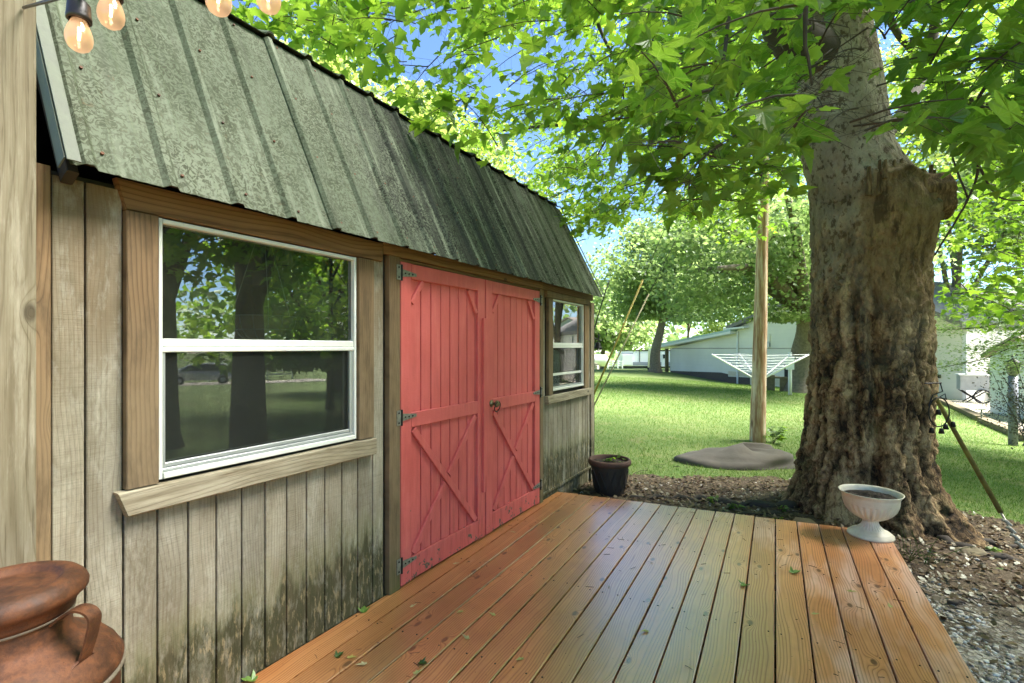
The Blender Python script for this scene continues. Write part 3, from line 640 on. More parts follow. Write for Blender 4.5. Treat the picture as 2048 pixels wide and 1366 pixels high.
# windows
def window(y0, y1, z0, z1, zr, big):
    w = vbar('window', y0, y0 + .015, z0, z1, WX + .012, .05, M_vinyl)               # left jamb of the frame carries the rest
    vbar('frame_jamb', y1 - .015, y1, z0, z1, WX + .012, .05, M_vinyl, w)
    vbar('frame_head', y0 + .0155, y1 - .0155, z1 - .017, z1, WX + .012, .05, M_vinyl, w, True)
    vbar('frame_sill', y0 + .0155, y1 - .0155, z0, z0 + .02, WX + .020, .058, M_vinyl, w, True)
    vbar('sill_track', y0 + .0155, y1 - .0155, z0 + .0205, z0 + .034, WX + .006, .04, M_alu, w, True)
    vbar('meeting_rail', y0 + .0155, y1 - .0155, zr, zr + .03, WX + .004, .03, M_vinyl, w, True)
    vbar('meeting_rail', y0 + .0155, y1 - .0155, zr - .019, zr - .001, WX + .009, .03, M_vinyl, w, True)
    a, b = y0 + .0155, y1 - .0155
    vbar('sash_stile', a, a + .012, z0 + .0345, zr - .0195, WX + .004, .02, M_alu, w); vbar('sash_stile', b - .02, b, z0 + .0345, zr - .0195, WX + .004, .02, M_alu, w)
    box('pane', WX - .016, WX - .012, a, b, zr + .0305, z1 - .0175, M_glass, w)
    box('pane', WX - .030, WX - .026, a + .0125, b - .0205, z0 + .036, zr - .02, M_glass, w)
    if big: vbar('screen_rail', a + .013, b - .021, z0 + .0345, z0 + .052, WX - .001, .012, M_alu, w, True)
    else:
        vbar('sash_rail', a + .013, b - .021, z0 + .135, z0 + .160, WX - .002, .012, M_vinyl, w, True)
        vbar('sash_rail', a + .001, b - .001, zr + .075, zr + .10, WX - .022, .012, M_vinyl, w, True)
    v = [(WX - .004, a + .012, z0 + .05), (WX - .004, b - .02, z0 + .05), (WX - .004, b - .02, zr - .02), (WX - .004, a + .012, zr - .02)]
    v, f = boxv(WX - .0045, WX - .004, a + .0125, b - .0205, z0 + .053, zr - .02)
    mk('insect_screen', v, f, M_screen, w)
    return w
window(.873, 1.772, .893, 1.812, 1.358, True)
window(4.072, 4.848, .952, 1.797, 1.365, False)
vbar('window_casing', .772, .868, .885, 1.812, WX + .030, .032, M_trim)
vbar('window_casing', 1.779, 1.879, .885, 1.812, WX + .026, .030, M_trim)
bar('window_sill', (WX + .040, .760, .838), (WX + .040, 1.882, .838), .084, .044, (1, 0, 0), M_sill, shed, .004, .35, 0)
vbar('window_casing', 3.98, 4.066, .925, 1.795, WX + .030, .034, M_trim)
vbar('window_casing', 4.855, 4.965, .925, 1.795, WX + .026, .032, M_trim)
vbar('window_casing', 3.94, 4.985, 1.800, 1.856, WX + .032, .034, M_trim, horiz=True)
bar('window_sill', (WX + .042, 3.945, .882), (WX + .042, 5.0, .882), .072, .044, (1, 0, 0), M_sill, shed, .004, .3, 0)
# doors
def door(y0, y1, left):
    z0, z1 = .022, 1.838; st = .088; rx = WX + .022
    d = vbar('door', y0 + .02, y1 - .02, z0 + .02, z1 - .02, WX - .012, .012, M_red)
    n = 9; ip = [y0 + (y1 - y0) * i / n for i in range(n + 1)]
    for i in range(n): vbar('plank', ip[i] + .0045, ip[i + 1] - .0045, z0, z1, WX + .002 + random.uniform(-.001, .001), .013, M_red, d, ch=.003)
    vbar('stile', y0, y0 + st, z0 - .012, z1, rx, .019, M_red, d); vbar('stile', y1 - st, y1, z0 - .012, z1, rx, .019, M_red, d)
    a, b = y0 + st + .001, y1 - st - .001
    vbar('rail', a, b, z1 - .088, z1, rx - .001, .018, M_red, d, True); vbar('rail', a, b, .892, .978, rx - .001, .018, M_red, d, True); vbar('rail', a, b, z0 - .01, .142, rx - .001, .018, M_red, d, True)
    zt, zb = .890, .143
    def brace(pa, pb, x, w=.042):
        A, B = Vector((x, *pa)), Vector((x, *pb)); bar('brace', A, B, w, .017, (1, 0, 0), M_red, d)
    m = .022
    brace((a + m, zt - m * .6), (b - m, zb + m * .6), rx - .0005)
    c = ((a + b) / 2, (zt + zb) / 2); dv = Vector((b - m - (a + m), (zt - m * .6) - (zb + m * .6))).normalized() * .031
    brace((a + m, zb + m * .6), (c[0] - dv.x, c[1] - dv.y), rx - .002); brace((c[0] + dv.x, c[1] + dv.y), (b - m, zt - m * .6), rx - .002)
    brace((a + .01, z1 - .225), (a + .105, z1 - .094), rx - .002, .03); brace((b - .01, z1 - .245), (b - .105, z1 - .094), rx - .002, .03)
    # T hinges
    for zc in ((1.775, .96, .13) if left else (1.76, .965, .165)):
        hy = y0 if left else y1; s = 1 if left else -1; mm = MB()
        mm.box(rx + .0025, rx + .007, min(hy - s * .038, hy - s * .006), max(hy - s * .038, hy - s * .006), zc - .042, zc + .042)
        L = .125; v = [(rx + .001, hy + s * .001, zc - .022), (rx + .001, hy + s * .001, zc + .022), (rx + .001, hy + s * L, zc + .008), (rx + .001, hy + s * L, zc - .008)]
        v += [(rx + .006, q[1], q[2]) for q in v]; mm.add(v, [(0, 1, 2, 3), (7, 6, 5, 4), (0, 4, 5, 1), (1, 5, 6, 2), (2, 6, 7, 3), (3, 7, 4, 0)])
        hg = mm.build('hinge', M_galv, d)
        tm = MB(); tm.tube([(rx + .008, hy - s * .002, zc - .045), (rx + .008, hy - s * .002, zc + .045)], .006, 8)
        for k in (.03, .06, .09): tm.tube([(rx + .004, hy + s * k, zc), (rx + .009, hy + s * k, zc)], .005, 7)
        for k in (-.028, .028): tm.tube([(rx + .006, hy - s * .024, zc + k), (rx + .010, hy - s * .024, zc + k)], .005, 7)
        tm.build('hinge_pin', M_black, d)
    return d
dl = door(2.085, 2.947, True); dr = door(2.962, 3.812, False)
# overlapping closing strip on the left door with splayed ends
v0 = [(2.905, .33), (2.925, .33), (2.925, .42), (2.951, .50), (2.968, .60), (2.968, 1.40), (2.951, 1.46), (2.951, 1.56), (2.905, 1.56)]
xx = WX + .023; v = [(xx, a, b) for a, b in v0] + [(xx + .018, a, b) for a, b in v0]; n = len(v0)
mk('closing_strip', v, [tuple(range(n))[::-1], tuple(range(n, 2 * n))] + [(i, (i + 1) % n, (i + 1) % n + n, i + n) for i in range(n)], M_red, dl)
kb = lathe('knob', [(.0, 0), (.026, 0), (.026, .004), (.010, .008), (.009, .028), (.022, .036), (.026, .050), (.018, .060), (0, .062)], (WX + .023, 3.03, .945), M_brass, dr, 20, axis=(1, 0, 0))
pts = [(WX + .075 + .008 * math.sin(a), 3.03 + .036 * math.cos(a), .925 + .036 * math.sin(a)) for a in [i * math.pi / 12 for i in range(-17, 6)]]
tube('pull_ring', pts, .004, M_black, dr, 8)

# roof -------------------------------------------------
EX, EZ, TX, TZ = -1.83, 1.892, -2.358, 2.952          # eave and knuckle of the gambrel
def rib_profile(y0, y1):
    out = []; R0 = .638
    ks = range(-1, 22); pts = []
    for k in ks:
        c = R0 + .2286 * k
        pts += [(c - .026, 0), (c - .010, .018), (c + .010, .018), (c + .026, 0)]
        for m in (.076, .152): pts += [(c + m - .010, 0), (c + m, .0025), (c + m + .010, 0)]
    h = lambda y: float(np.interp(y, [p[0] for p in pts], [p[1] for p in pts]))
    ys = sorted([y0, y1] + [p[0] for p in pts if y0 < p[0] < y1]); return [(y, h(y)) for y in ys]
def panel(y0, y1, A, B, lift, mat, parent, segs=1, name='roof_panel', jag=.0):
    A, B = Vector((A[0], 0, A[1])), Vector((B[0], 0, B[1])); d = (B - A).normalized(); nr = Vector((d.z, 0, -d.x)); nr = nr if nr.x > 0 or nr.z > .9 else -nr
    if nr.z < 0: nr = -nr
    pf = rib_profile(y0, y1); v, f = [], []; n = len(pf); th = .0022
    for layer in (0, -th):
        for s in range(segs + 1):
            q = A + (B - A) * (s / segs)
            for y, h in pf:
                e = random.uniform(-jag, jag) if s == 0 else 0
                p = q + nr * (h + lift + layer) + d * e; v.append((p.x, y, p.z))
    L = (segs + 1) * n
    for s in range(segs):
        for i in range(n - 1):
            a = s * n + i; f.append((a, a + 1, a + n + 1, a + n)); f.append((a + L, a + n + L, a + n + 1 + L, a + 1 + L))
    for i in range(n - 1): f.append((i, i + L, i + 1 + L, i + 1)); a = segs * n + i; f.append((a, a + 1, a + 1 + L, a + L))
    for s in range(segs): a = s * n; f.append((a, a + n, a + n + L, a + L)); a += n - 1; f.append((a, a + L, a + n + L, a + n))
    return mk(name, v, f, mat, parent)
mb = MB()   # roof deck boards and rafters behind the metal
for (xa, za), (xb_, zb_) in [((EX - .085, EZ + .045), (TX, TZ - .03)), ((TX, TZ - .03), (-3.17, 3.24)), ((-3.17, 3.24), (-3.98, TZ - .03)), ((-3.98, TZ - .03), (-4.5, EZ - .03))]:
    d = Vector((xb_ - xa, 0, zb_ - za)); nr = Vector((d.z, 0, -d.x)).normalized(); 
    if nr.z > 0: nr = -nr
    q = [(xa, za), (xb_, zb_), (xb_ + nr.x * .02, zb_ + nr.z * .02), (xa + nr.x * .02, za + nr.z * .02)]
    v = [(a, .64, b) for a, b in q] + [(a, 5.10, b) for a, b in q]; mb.add(v, [(0, 1, 2, 3), (7, 6, 5, 4), (0, 4, 5, 1), (1, 5, 6, 2), (2, 6, 7, 3), (3, 7, 4, 0)])
roof = mb.build('roof', M_dark, shed)
laps = [.597] + [.638 + .2286 * k for k in (4, 8, 12, 16)] + [5.135]
for i in range(5):
    a, b = laps[i], laps[i + 1]
    panel(a - (.024 if i else 0), b + (.024 if i < 4 else 0), (EX, EZ), (TX + .012, TZ - .028), .006 * (i % 2), M_roof, roof, 10, jag=.0015)
    panel(a - (.024 if i else 0), b + (.024 if i < 4 else 0), (TX + .040, TZ - .016), (-3.19, 3.275), .006 * (i % 2), M_roof, roof, 2)
    panel(a - (.024 if i else 0), b + (.024 if i < 4 else 0), (-3.98 - .05, TZ + .012), (-3.17, 3.27), .006 * (i % 2), M_roof, roof, 1)
    panel(a - (.024 if i else 0), b + (.024 if i < 4 else 0), (-4.55, EZ), (-3.99, TZ), .006 * (i % 2), M_roof, roof, 1)
mb = MB(); d_ = Vector((TX - EX, 0, TZ - EZ)); n_ = Vector((d_.z, 0, -d_.x)).normalized()
for k in range(20):
    for u in (.05, .36, .68, .95):
        for o in (.045,): p = Vector((EX, .638 + .2286 * k + o, EZ)) + d_ * (u + random.uniform(-.01, .01)); mb.tube([p + n_ * .001, p + n_ * .007], .0055, 6)
tag(mb.build('roof_screws', M_rust, roof), kind='stuff')
dd = Vector((TX - EX, 0, TZ - EZ)); nn = Vector((dd.z, 0, -dd.x)).normalized()
def rake(y, s0, s1, w, mat, off, t=.004):
    A = Vector((EX, y, EZ)) + dd * s0 + nn * off; B = Vector((EX, y, EZ)) + dd * s1 + nn * off
    return bar('rake_flashing', A, B, w, t, nn, mat, roof, .001)
rake(.598, -.005, .62, .034, M_flash, .0245); rake(.610, .60, 1.0, .045, M_slate, .030)
bar('rake_flashing', Vector((EX - .01, .578, EZ)) , Vector((TX - .01, .578, TZ)), .05, .004, (0, -1, 0), M_flash, roof, .001)
rake(5.128, 0, 1, .03, M_flash, .0245)
bar('end_rafter', (EX - .08, .606, EZ - .02), (TX - .08, .606, TZ - .08), .06, .03, (0, -1, 0), M_dark, roof)
# things inside
bk = thing('hanging_basket', 'round wire hanging basket seen through the upper pane of the big window', 'basket', (-2.17, 1.42, 1.40))
mb = MB(); cx, cyy, cz = -2.17, 1.42, 1.50
for k in range(14):
    a = k * math.pi * 2 / 14; mb.tube([(cx + .14 * math.cos(a) * math.cos(t), cyy + .14 * math.sin(a) * math.cos(t), cz - .13 * math.sin(t)) for t in [i * math.pi / 2 / 6 for i in range(7)]], .0016, 4)
for t in (0, .5, .95): mb.tube([(cx + .14 * math.cos(a) * math.cos(t), cyy + .14 * math.sin(a) * math.cos(t), cz - .13 * math.sin(t)) for a in [i * math.pi / 12 for i in range(25)]], .002, 4)
mb.build('wire_bowl', M_galv, bk)
mb = MB()
for a in (0.3, 2.4, 4.5): mb.tube([(cx + .14 * math.cos(a), cyy + .14 * math.sin(a), cz), (cx, cyy, 1.97)], .0022, 5)
mb.build('hanger_chain', M_galv, bk)
lathe('coir_liner', [(.0, -.118), (.06, -.105), (.11, -.06), (.13, 0), (.125, 0), (.10, -.05), (0, -.09)], (cx, cyy, cz), plain('coir_liner', (.20, .15, .08), .95), bk, 20)
wb = thing('whiteboard', 'pale panel leaning inside the shed behind the small window', 'board', (-2.4, 4.5, 0))
box('panel_sheet', -2.55, -2.53, 4.0, 4.95, 1.15, 1.62, M_offw, wb)

# ------------------------------------------------------------------ deck
deck = thing('deck', 'wet orange brown cedar plank deck in front of the shed', 'deck', (-.6, 1.5, -.05))
DA = math.radians(1.9); dv_ = Vector((-math.sin(DA), math.cos(DA), 0)); dn = Vector((math.cos(DA), math.sin(DA), 0)); PITCH = .1453
def endp(off):     # where the far edge crosses the line at offset off
    p0, sl = Vector((-1.984, 4.208, 0)), .107
    # point q = dn*off + dv*t ; q.y = 4.208 + .107 (q.x + 1.984)
    a = dn * off; t = (p0.y + sl * (a.x - p0.x) - a.y) / (dv_.y - sl * dv_.x); return a + dv_ * t, t
skew = .107 + math.tan(DA)
for i in range(18):
    o0 = -1.745 - PITCH + i * PITCH + .0037; o1 = o0 + PITCH - .0074; oc = (o0 + o1) / 2
    e, t = endp(oc); zz = random.uniform(-.0015, .0015); A = dn * oc + dv_ * (-2.3) + Vector((0, 0, zz)); B = e + Vector((0, 0, zz))
    if i:
        B = B + dv_ * random.uniform(-.003, .003)
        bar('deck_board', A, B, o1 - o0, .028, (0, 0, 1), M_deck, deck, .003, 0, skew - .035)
    else:      # the board against the wall is ripped to a taper
        mw = frame(A, B, (0, 0, 1)); inv = mw.inverted(); q = []
        eL = Vector((WX + .004, 4.208 + .107 * .034, 0)); eR, _ = endp(o1)
        for p in (Vector((WX + .004, 1.99, 0)), ): pass
        L0 = Vector((WX + .004, -2.3, 0)); R0 = dn * o1 + dv_ * (-2.3)
        q = [inv @ p for p in (L0, R0, eR, eL)]; v = [(p.x, p.y, 0) for p in q] + [(p.x, p.y, -.028) for p in q]
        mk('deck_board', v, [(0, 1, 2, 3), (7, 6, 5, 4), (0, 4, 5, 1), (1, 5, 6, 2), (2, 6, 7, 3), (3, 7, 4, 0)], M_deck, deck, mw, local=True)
for yy in [-2.2, -1.4, -.6, .2, 1.0, 1.8, 2.6, 3.4]: box('joist', -1.92, .60, yy, yy + .04, -.17, -.029, M_joist, deck)
bar('rim_joist', (-1.95, 4.175, -.10), (.545, 4.435, -.10), .14, .04, (0, 1, 0), M_joist, deck)
bar('rim_joist', dn * .70 + dv_ * (-2.3) + Vector((0, 0, -.10)), dn * .70 + dv_ * 4.40 + Vector((0, 0, -.10)), .14, .04, (1, 0, 0), M_joist, deck)
mb = MB()
for yy in [.22, 1.02, 1.82, 2.62, 3.42, 4.10]:
    for i in range(18):
        for s in (.030, .110):
            q = dn * (-1.745 - PITCH + i * PITCH + s + random.uniform(-.008, .008)) + dv_ * (yy + .05 * i / 18 + random.uniform(-.012, .012))
            if q.x > WX + .02: mb.tube([q + Vector((0, 0, .0002)), q + Vector((0, 0, .0022))], .0042, 6)
tag(mb.build('screw_heads', M_black, deck), kind='stuff')
# ------------------------------------------------------------------ leaves
def leaf_tpl(detail=0):
    if detail == 2: h = [(0, 0), (.10, -.05), (.24, -.07), (.36, -.02), (.31, .05), (.30, .10), (.42, .14), (.50, .24), (.62, .34), (.57, .38), (.60, .47), (.48, .44), (.40, .50), (.33, .43), (.24, .44), (.22, .52), (.25, .62), (.30, .68), (.21, .72), (.19, .82), (.12, .80), (.07, .92), (0, 1.04)]
    elif detail == 1: h = [(0, 0), (.14, -.06), (.34, -.02), (.28, .12), (.48, .22), (.60, .42), (.40, .44), (.24, .45), (.28, .66), (.14, .80), (0, 1.04)]
    else: h = [(0, -.02), (.30, -.03), (.26, .14), (.56, .38), (.24, .45), (.22, .70), (0, 1.03)]
    o = h + [(-x, y) for x, y in h[-2:0:-1]]; c = (0, .30)
    v = [(*c, 0)] + [(x, y, -.55 * (x * x + (y - .3) ** 2) * .55) for x, y in o]; n = len(o)
    v = np.array(v); v[:, 2] += np.abs(v[:, 0]) * .22
    f = np.array([(0, 1 + i, 1 + (i + 1) % n) for i in range(n)]); return v, f
LT = {k: leaf_tpl(k) for k in (0, 1, 2)}
def basis(nrm, tip):
    y = tip - nrm * (tip * nrm).sum(1, keepdims=True); y /= np.linalg.norm(y, axis=1, keepdims=True) + 1e-9
    return np.cross(y, nrm), y, nrm
def leafmesh(name, pos, nrm, tip, size, mat, parent, tpl, rnd=None):
    V, F_ = tpl; x, y, z = basis(nrm, tip); m = len(pos)
    bend = 1.2 + RNG.normal(0, .9, m)
    vv = pos[:, None] + size[:, None, None] * (V[None, :, 0:1] * x[:, None] + V[None, :, 1:2] * y[:, None] + (V[None, :, 2:3] * bend[:, None, None]) * z[:, None])
    f = (F_[None] + len(V) * np.arange(m)[:, None, None]).reshape(-1, F_.shape[1])
    rnd = RNG.random(m) if rnd is None else rnd
    return fastmesh(name, vv.reshape(-1, 3), f, mat, parent, np.repeat(rnd, len(F_)))
def unit(a): return a / (np.linalg.norm(a, axis=-1, keepdims=True) + 1e-9)
def sprays(cent, dirs, L, nleaf, size, twigs):
    """maple twigs: leaves stand off a thin drooping shoot in a flat layer, tips hanging"""
    n = len(cent); k = nleaf; t = np.tile(np.linspace(.05, 1, k), (n, 1)) + RNG.normal(0, .02, (n, k))
    side = np.tile(np.where(np.arange(k) % 2 == 0, 1., -1.), (n, 1))
    up = np.zeros((n, 3)); up[:, 2] = 1; lat = unit(np.cross(dirs, up)); L = L[:, None]
    droop = -.22 * t ** 2 * L
    base = cent[:, None] + dirs[:, None] * (t * L)[..., None]; base[..., 2] += droop
    pet = (.35 + .8 * RNG.random((n, k))) * (1.05 - .55 * t) * size[:, None] * 1.5
    pos = base + lat[:, None] * (side * pet)[..., None] + dirs[:, None] * (pet * .35)[..., None]; pos[..., 2] += RNG.normal(0, .05, (n, k))  - pet * .25
    tip = lat[:, None] * (side * .7)[..., None] + dirs[:, None] * .6 + RNG.normal(0, .35, (n, k, 3)); tip[..., 2] -= .55
    nr = np.zeros((n, k, 3)); nr[..., 2] = 1.; nr += RNG.normal(0, .42, (n, k, 3)) + lat[:, None] * (side * .25)[..., None]
    sz = size[:, None] * (.5 + .75 * RNG.random((n, k)))
    if twigs is not None:
        for i in range(n):
            q = [cent[i] + dirs[i] * (s * L[i, 0]) + np.array([0, 0, -.22 * s * s * L[i, 0]]) for s in (0, .35, .7, 1)]
            twigs.append((q, base[i], pos[i]))
    return pos.reshape(-1, 3), unit(nr.reshape(-1, 3)), unit(tip.reshape(-1, 3)), sz.ravel()

# ------------------------------------------------------------------ the big maple
TD = 4.45
TZ_ = [(-.35, 1737, 172), (-.12, 1736, 158), (.02, 1732, 146), (.20, 1730, 138), (.43, 1730, 131), (.88, 1735, 123), (1.33, 1734, 117), (1.78, 1733, 114), (2.10, 1733, 113), (2.40, 1732, 114), (2.65, 1728, 112), (2.85, 1716, 104), (3.13, 1692, 94), (3.59, 1682, 86), (4.04, 1668, 82), (4.49, 1650, 79), (5.5, 1630, 80), (7., 1590, 70), (9., 1560, 55), (11.5, 1540, 30)]
tz = np.array([a[0] for a in TZ_]); tcx = np.array([a[1] for a in TZ_], float); trr = np.array([a[2] for a in TZ_]) / FPX * TD * .83
def tcentre(z):
    px_ = np.interp(z, tz, tcx); R = (px_ - 1024) / FPX * TD; return R * CS - TD * SN, R * SN + TD * CS
mc = P(1735, 900, TD)
maple = thing('maple_tree', 'huge maple with furrowed bark and a sawn limb stub, spreading over the deck corner', 'tree', (mc.x, mc.y, -.15))
nz, na = 420, 210
zz = np.concatenate([np.linspace(-.35, 4.6, 330), np.linspace(4.63, 11.5, 90)]); aa = np.arange(na) / na
A, Z = np.meshgrid(aa, zz); cxx, cyv = tcentre(Z); base = np.interp(Z, tz, trr)
W1 = vnoise(A, (Z + .35) / 12, 9, 30, 11) - .5
hf = np.clip((Z + .35) / 11.85, 0, .999)
def ridge(u, w, nu, nv, s): return 1 - np.abs(2 * vnoise(u % 1, w, nu, nv, s) - 1)
ua = (A + W1 * .035) % 1
r1 = ridge(ua, hf, 34, 26, 21); r2 = ridge((A + .03 * W1) % 1, hf, 84, 80, 22); r3 = vnoise(A, hf, 120, 420, 23); lump = vnoise(A, hf, 7, 14, 24) - .5
plate = vnoise(ua, hf, 60, 110, 25)
rough = np.interp(Z, [-.3, 1.5, 2.4, 3.2, 12], [1., .8, .50, .16, .12])
crev = np.clip(.55 * (1 - r1 ** 1.6) * 1.0 + .30 * (1 - r2) + .25 * r3 + .2 * (plate > .55), 0, 1)
disp = rough * (.042 * (crev - .5) + .026 * (r3 - .5) + .012 * (plate > .52)) + lump * .07 * np.interp(Z, [0, 3, 5], [1, .8, .5])
# buttress roots; angle 0 = world +x
ang = A * 2 * np.pi; camdir = math.atan2(-cyv[0, 0], -cxx[0, 0])
for a0, amp, w in [(math.radians(-22) + TH, .22, .24), (math.radians(-52) + TH, .20, .32), (math.radians(-100) + TH, .05, .4), (math.radians(-150) + TH, .28, .34), (math.radians(172) + TH, .20, .35), (math.radians(100) + TH, .3, .4), (math.radians(50) + TH, .3, .4)]:
    dd_ = (ang - a0 + np.pi) % (2 * np.pi) - np.pi
    disp += amp * np.exp(-(dd_ / w) ** 2) * np.exp(-np.clip(Z + .25, 0, 9) / .30) - .05 * np.exp(-((np.abs(dd_) - .55) / .18) ** 2) * np.exp(-np.clip(Z, 0, 9) / .9)
# deep flutes up the trunk
for a0, dep, w, top in [(math.radians(-118) + TH, .085, .13, 1.9), (math.radians(-80) + TH, .05, .12, 1.1), (math.radians(-140) + TH, .05, .12, 2.6), (math.radians(-60) + TH, .04, .1, .8)]:
    dd_ = (ang - a0 - .25 * W1 + np.pi) % (2 * np.pi) - np.pi; disp -= dep * np.exp(-(dd_ / w) ** 2) / (1 + np.exp((Z - top) / .25))
# swollen, debarked shoulder under the stub
sa = math.radians(-70) + TH; ds = (ang - sa + np.pi) % (2 * np.pi) - np.pi
scar = np.exp(-(ds / 1.0) ** 4) / (1 + np.exp(-(Z - 1.75) / .16)) / (1 + np.exp((Z - (2.86 - .1 * np.abs(ds))) / .05))
disp = disp + .075 * np.exp(-(ds / .8) ** 4) * np.exp(-((Z - 2.5) / .34) ** 2) + .02 * scar
flip = np.exp(-((Z - 2.80 + .03 * np.sin(ds * 9)) / .035) ** 2) * np.exp(-(ds / .8) ** 4) * .05; disp += flip
sq = 1.0   # narrower towards the viewer so that the deck corner stays clear
R_ = base + disp; tow = (ang - camdir + np.pi) % (2 * np.pi) - np.pi
R_ = R_ * (1 - .12 * np.exp(-(tow / .7) ** 2) * np.exp(-np.clip(Z, 0, 9) / .5))
v = np.stack([cxx + R_ * np.cos(ang), cyv + R_ * np.sin(ang), Z], -1).reshape(-1, 3)
i = np.arange(nz * na).reshape(nz, na); j = np.roll(i, -1, 1); f = np.stack([i[:-1], j[:-1], j[1:], i[1:]], -1).reshape(-1, 4)
trunk = fastmesh('trunk', v, f, M_bark, maple, smooth=True)
for nm, arr in (('crev', crev), ('scar', scar)):
    at = trunk.data.attributes.new(nm, 'FLOAT', 'POINT'); at.data.foreach_set('value', arr.ravel().astype(np.float32))
# the sawn stub: a short torn collar that leans out to the right
def stubmesh():
    c0 = P(1752, 435, 4.32); ax = (P(1878, 388, 4.16) - c0).normalized(); n = 64; rows = []
    up = Vector((0, 0, 1)); s_ = ax.cross(up).normalized(); u_ = s_.cross(ax)
    L = (P(1878, 388, 4.16) - c0).length
    for k in range(26):
        t = k / 25 if k < 20 else 1.0
        for q in range(n):
            a = 2 * math.pi * q / n; ca, sa_ = math.cos(a), math.sin(a)
            nz1 = vnoise(np.array([q / n]), np.array([min(t, .99)]), 16, 3, 31)[0]; nz2 = vnoise(np.array([q / n]), np.array([.5]), 24, 2, 32)[0]
            r = (.30 - .135 * t + .035 * (nz1 - .5) * 2 + .02 * (nz2 - .5)) * (1.15 if sa_ < -.2 else 1)
            end = L * (1 + .22 * (nz2 - .5))
            if k >= 20: m = (k - 19) / 6; rr = r * (1 - .62 * m) ; x = end - .20 * m - .06 * nz2
            else: rr = r; x = t * end
            rows.append(c0 + ax * x + s_ * (ca * rr) + u_ * (sa_ * rr * (1 - .15 * t) - .24 * (1 - t) ** 1.5 * (1 if sa_ < 0 else .3)))
    f = [(k * n + q, k * n + (q + 1) % n, (k + 1) * n + (q + 1) % n, (k + 1) * n + q) for k in range(25) for q in range(n)] + [tuple(25 * n + q for q in range(n))]
    o = mk('limb_stub', rows, f, M_bark, maple, smooth=True)
    me = o.data; cr = [(1 if (k // n) < 20 else 0) * vnoise(np.array([(k % n) / n]), np.array([(k // n) / 26]), 30, 8, 33)[0] for k in range(26 * n)]
    a1 = me.attributes.new('crev', 'FLOAT', 'POINT'); a1.data.foreach_set('value', cr)
    a2 = me.attributes.new('scar', 'FLOAT', 'POINT'); a2.data.foreach_set('value', [.9 if (k // n) < 20 else .0 for k in range(26 * n)])
stubmesh()
def splinters():
    mb = MB()
    for k in range(15):
        x = 1745 + 140 * (k / 14) + random.uniform(-8, 8); yt = 318 + .14 * (x - 1690) + random.uniform(-16, 22); D = 3.96 + .14 * ((x - 1780) / 100) ** 2 + random.uniform(-.02, .03)
        a, b = P(x + random.uniform(-5, 5), yt + random.uniform(35, 90), D + .02), P(x, yt, D + .05); d = (b - a).normalized(); s = d.cross(Vector((-CS, -SN, 0))).normalized(); w = random.uniform(.012, .035)
        r_ = Vector((CS, SN, 0)) * w; o = s * .02
        v = [a - r_, a + r_, b + r_ * .35, b - r_ * .5, a - r_ * .8 + o, a + r_ * .8 + o, b + r_ * .2 + o, b - r_ * .3 + o]
        mb.add(v, [(0, 1, 2, 3), (7, 6, 5, 4), (0, 4, 5, 1), (1, 5, 6, 2), (2, 6, 7, 3), (3, 7, 4, 0)])
    o = mb.build('torn_wood', M_torn, maple); o['kind'] = 'stuff'
splinters()
ax_ = (Vector((CS, SN, 0)) * .93 - Vector((-SN, CS, 0)) * .30 + Vector((0, 0, .12))).normalized()
rim = lathe('hollow_rim', [(.20, -.30), (.19, -.15), (.178, -.05), (.172, .0), (.160, .025), (.140, .022), (.125, -.01), (.11, -.08), (.10, -.16), (0, -.2)], P(1888, 392, 4.14), M_torn, maple, 48, mod=lambda a, z, i: 1 + .10 * math.sin(3 * a + 1) + .06 * math.sin(7 * a) + (.05 * math.sin(19 * a) if i > 2 else 0), axis=ax_)
lathe('hollow', [(.120, -.045), (.08, -.06), (0, -.07)], P(1888, 392, 4.14), M_dark, maple, 24, axis=ax_)
def limb(pts, r0, r1, mat=M_bark3, parent=maple, n=10, name='limb'):
    s = spline([Vector(p) for p in pts], 7); k = len(s)
    s = [p + Vector((random.gauss(0, 1), random.gauss(0, 1), random.gauss(0, 1))) * r0 * .05 for p in s]
    return tube(name, s, [r0 + (r1 - r0) * (i / (k - 1)) ** .8 for i in range(k)], mat, parent, n)
Tp = lambda z, off=(0, 0): Vector((tcentre(z)[0] + off[0], tcentre(z)[1] + off[1], z))
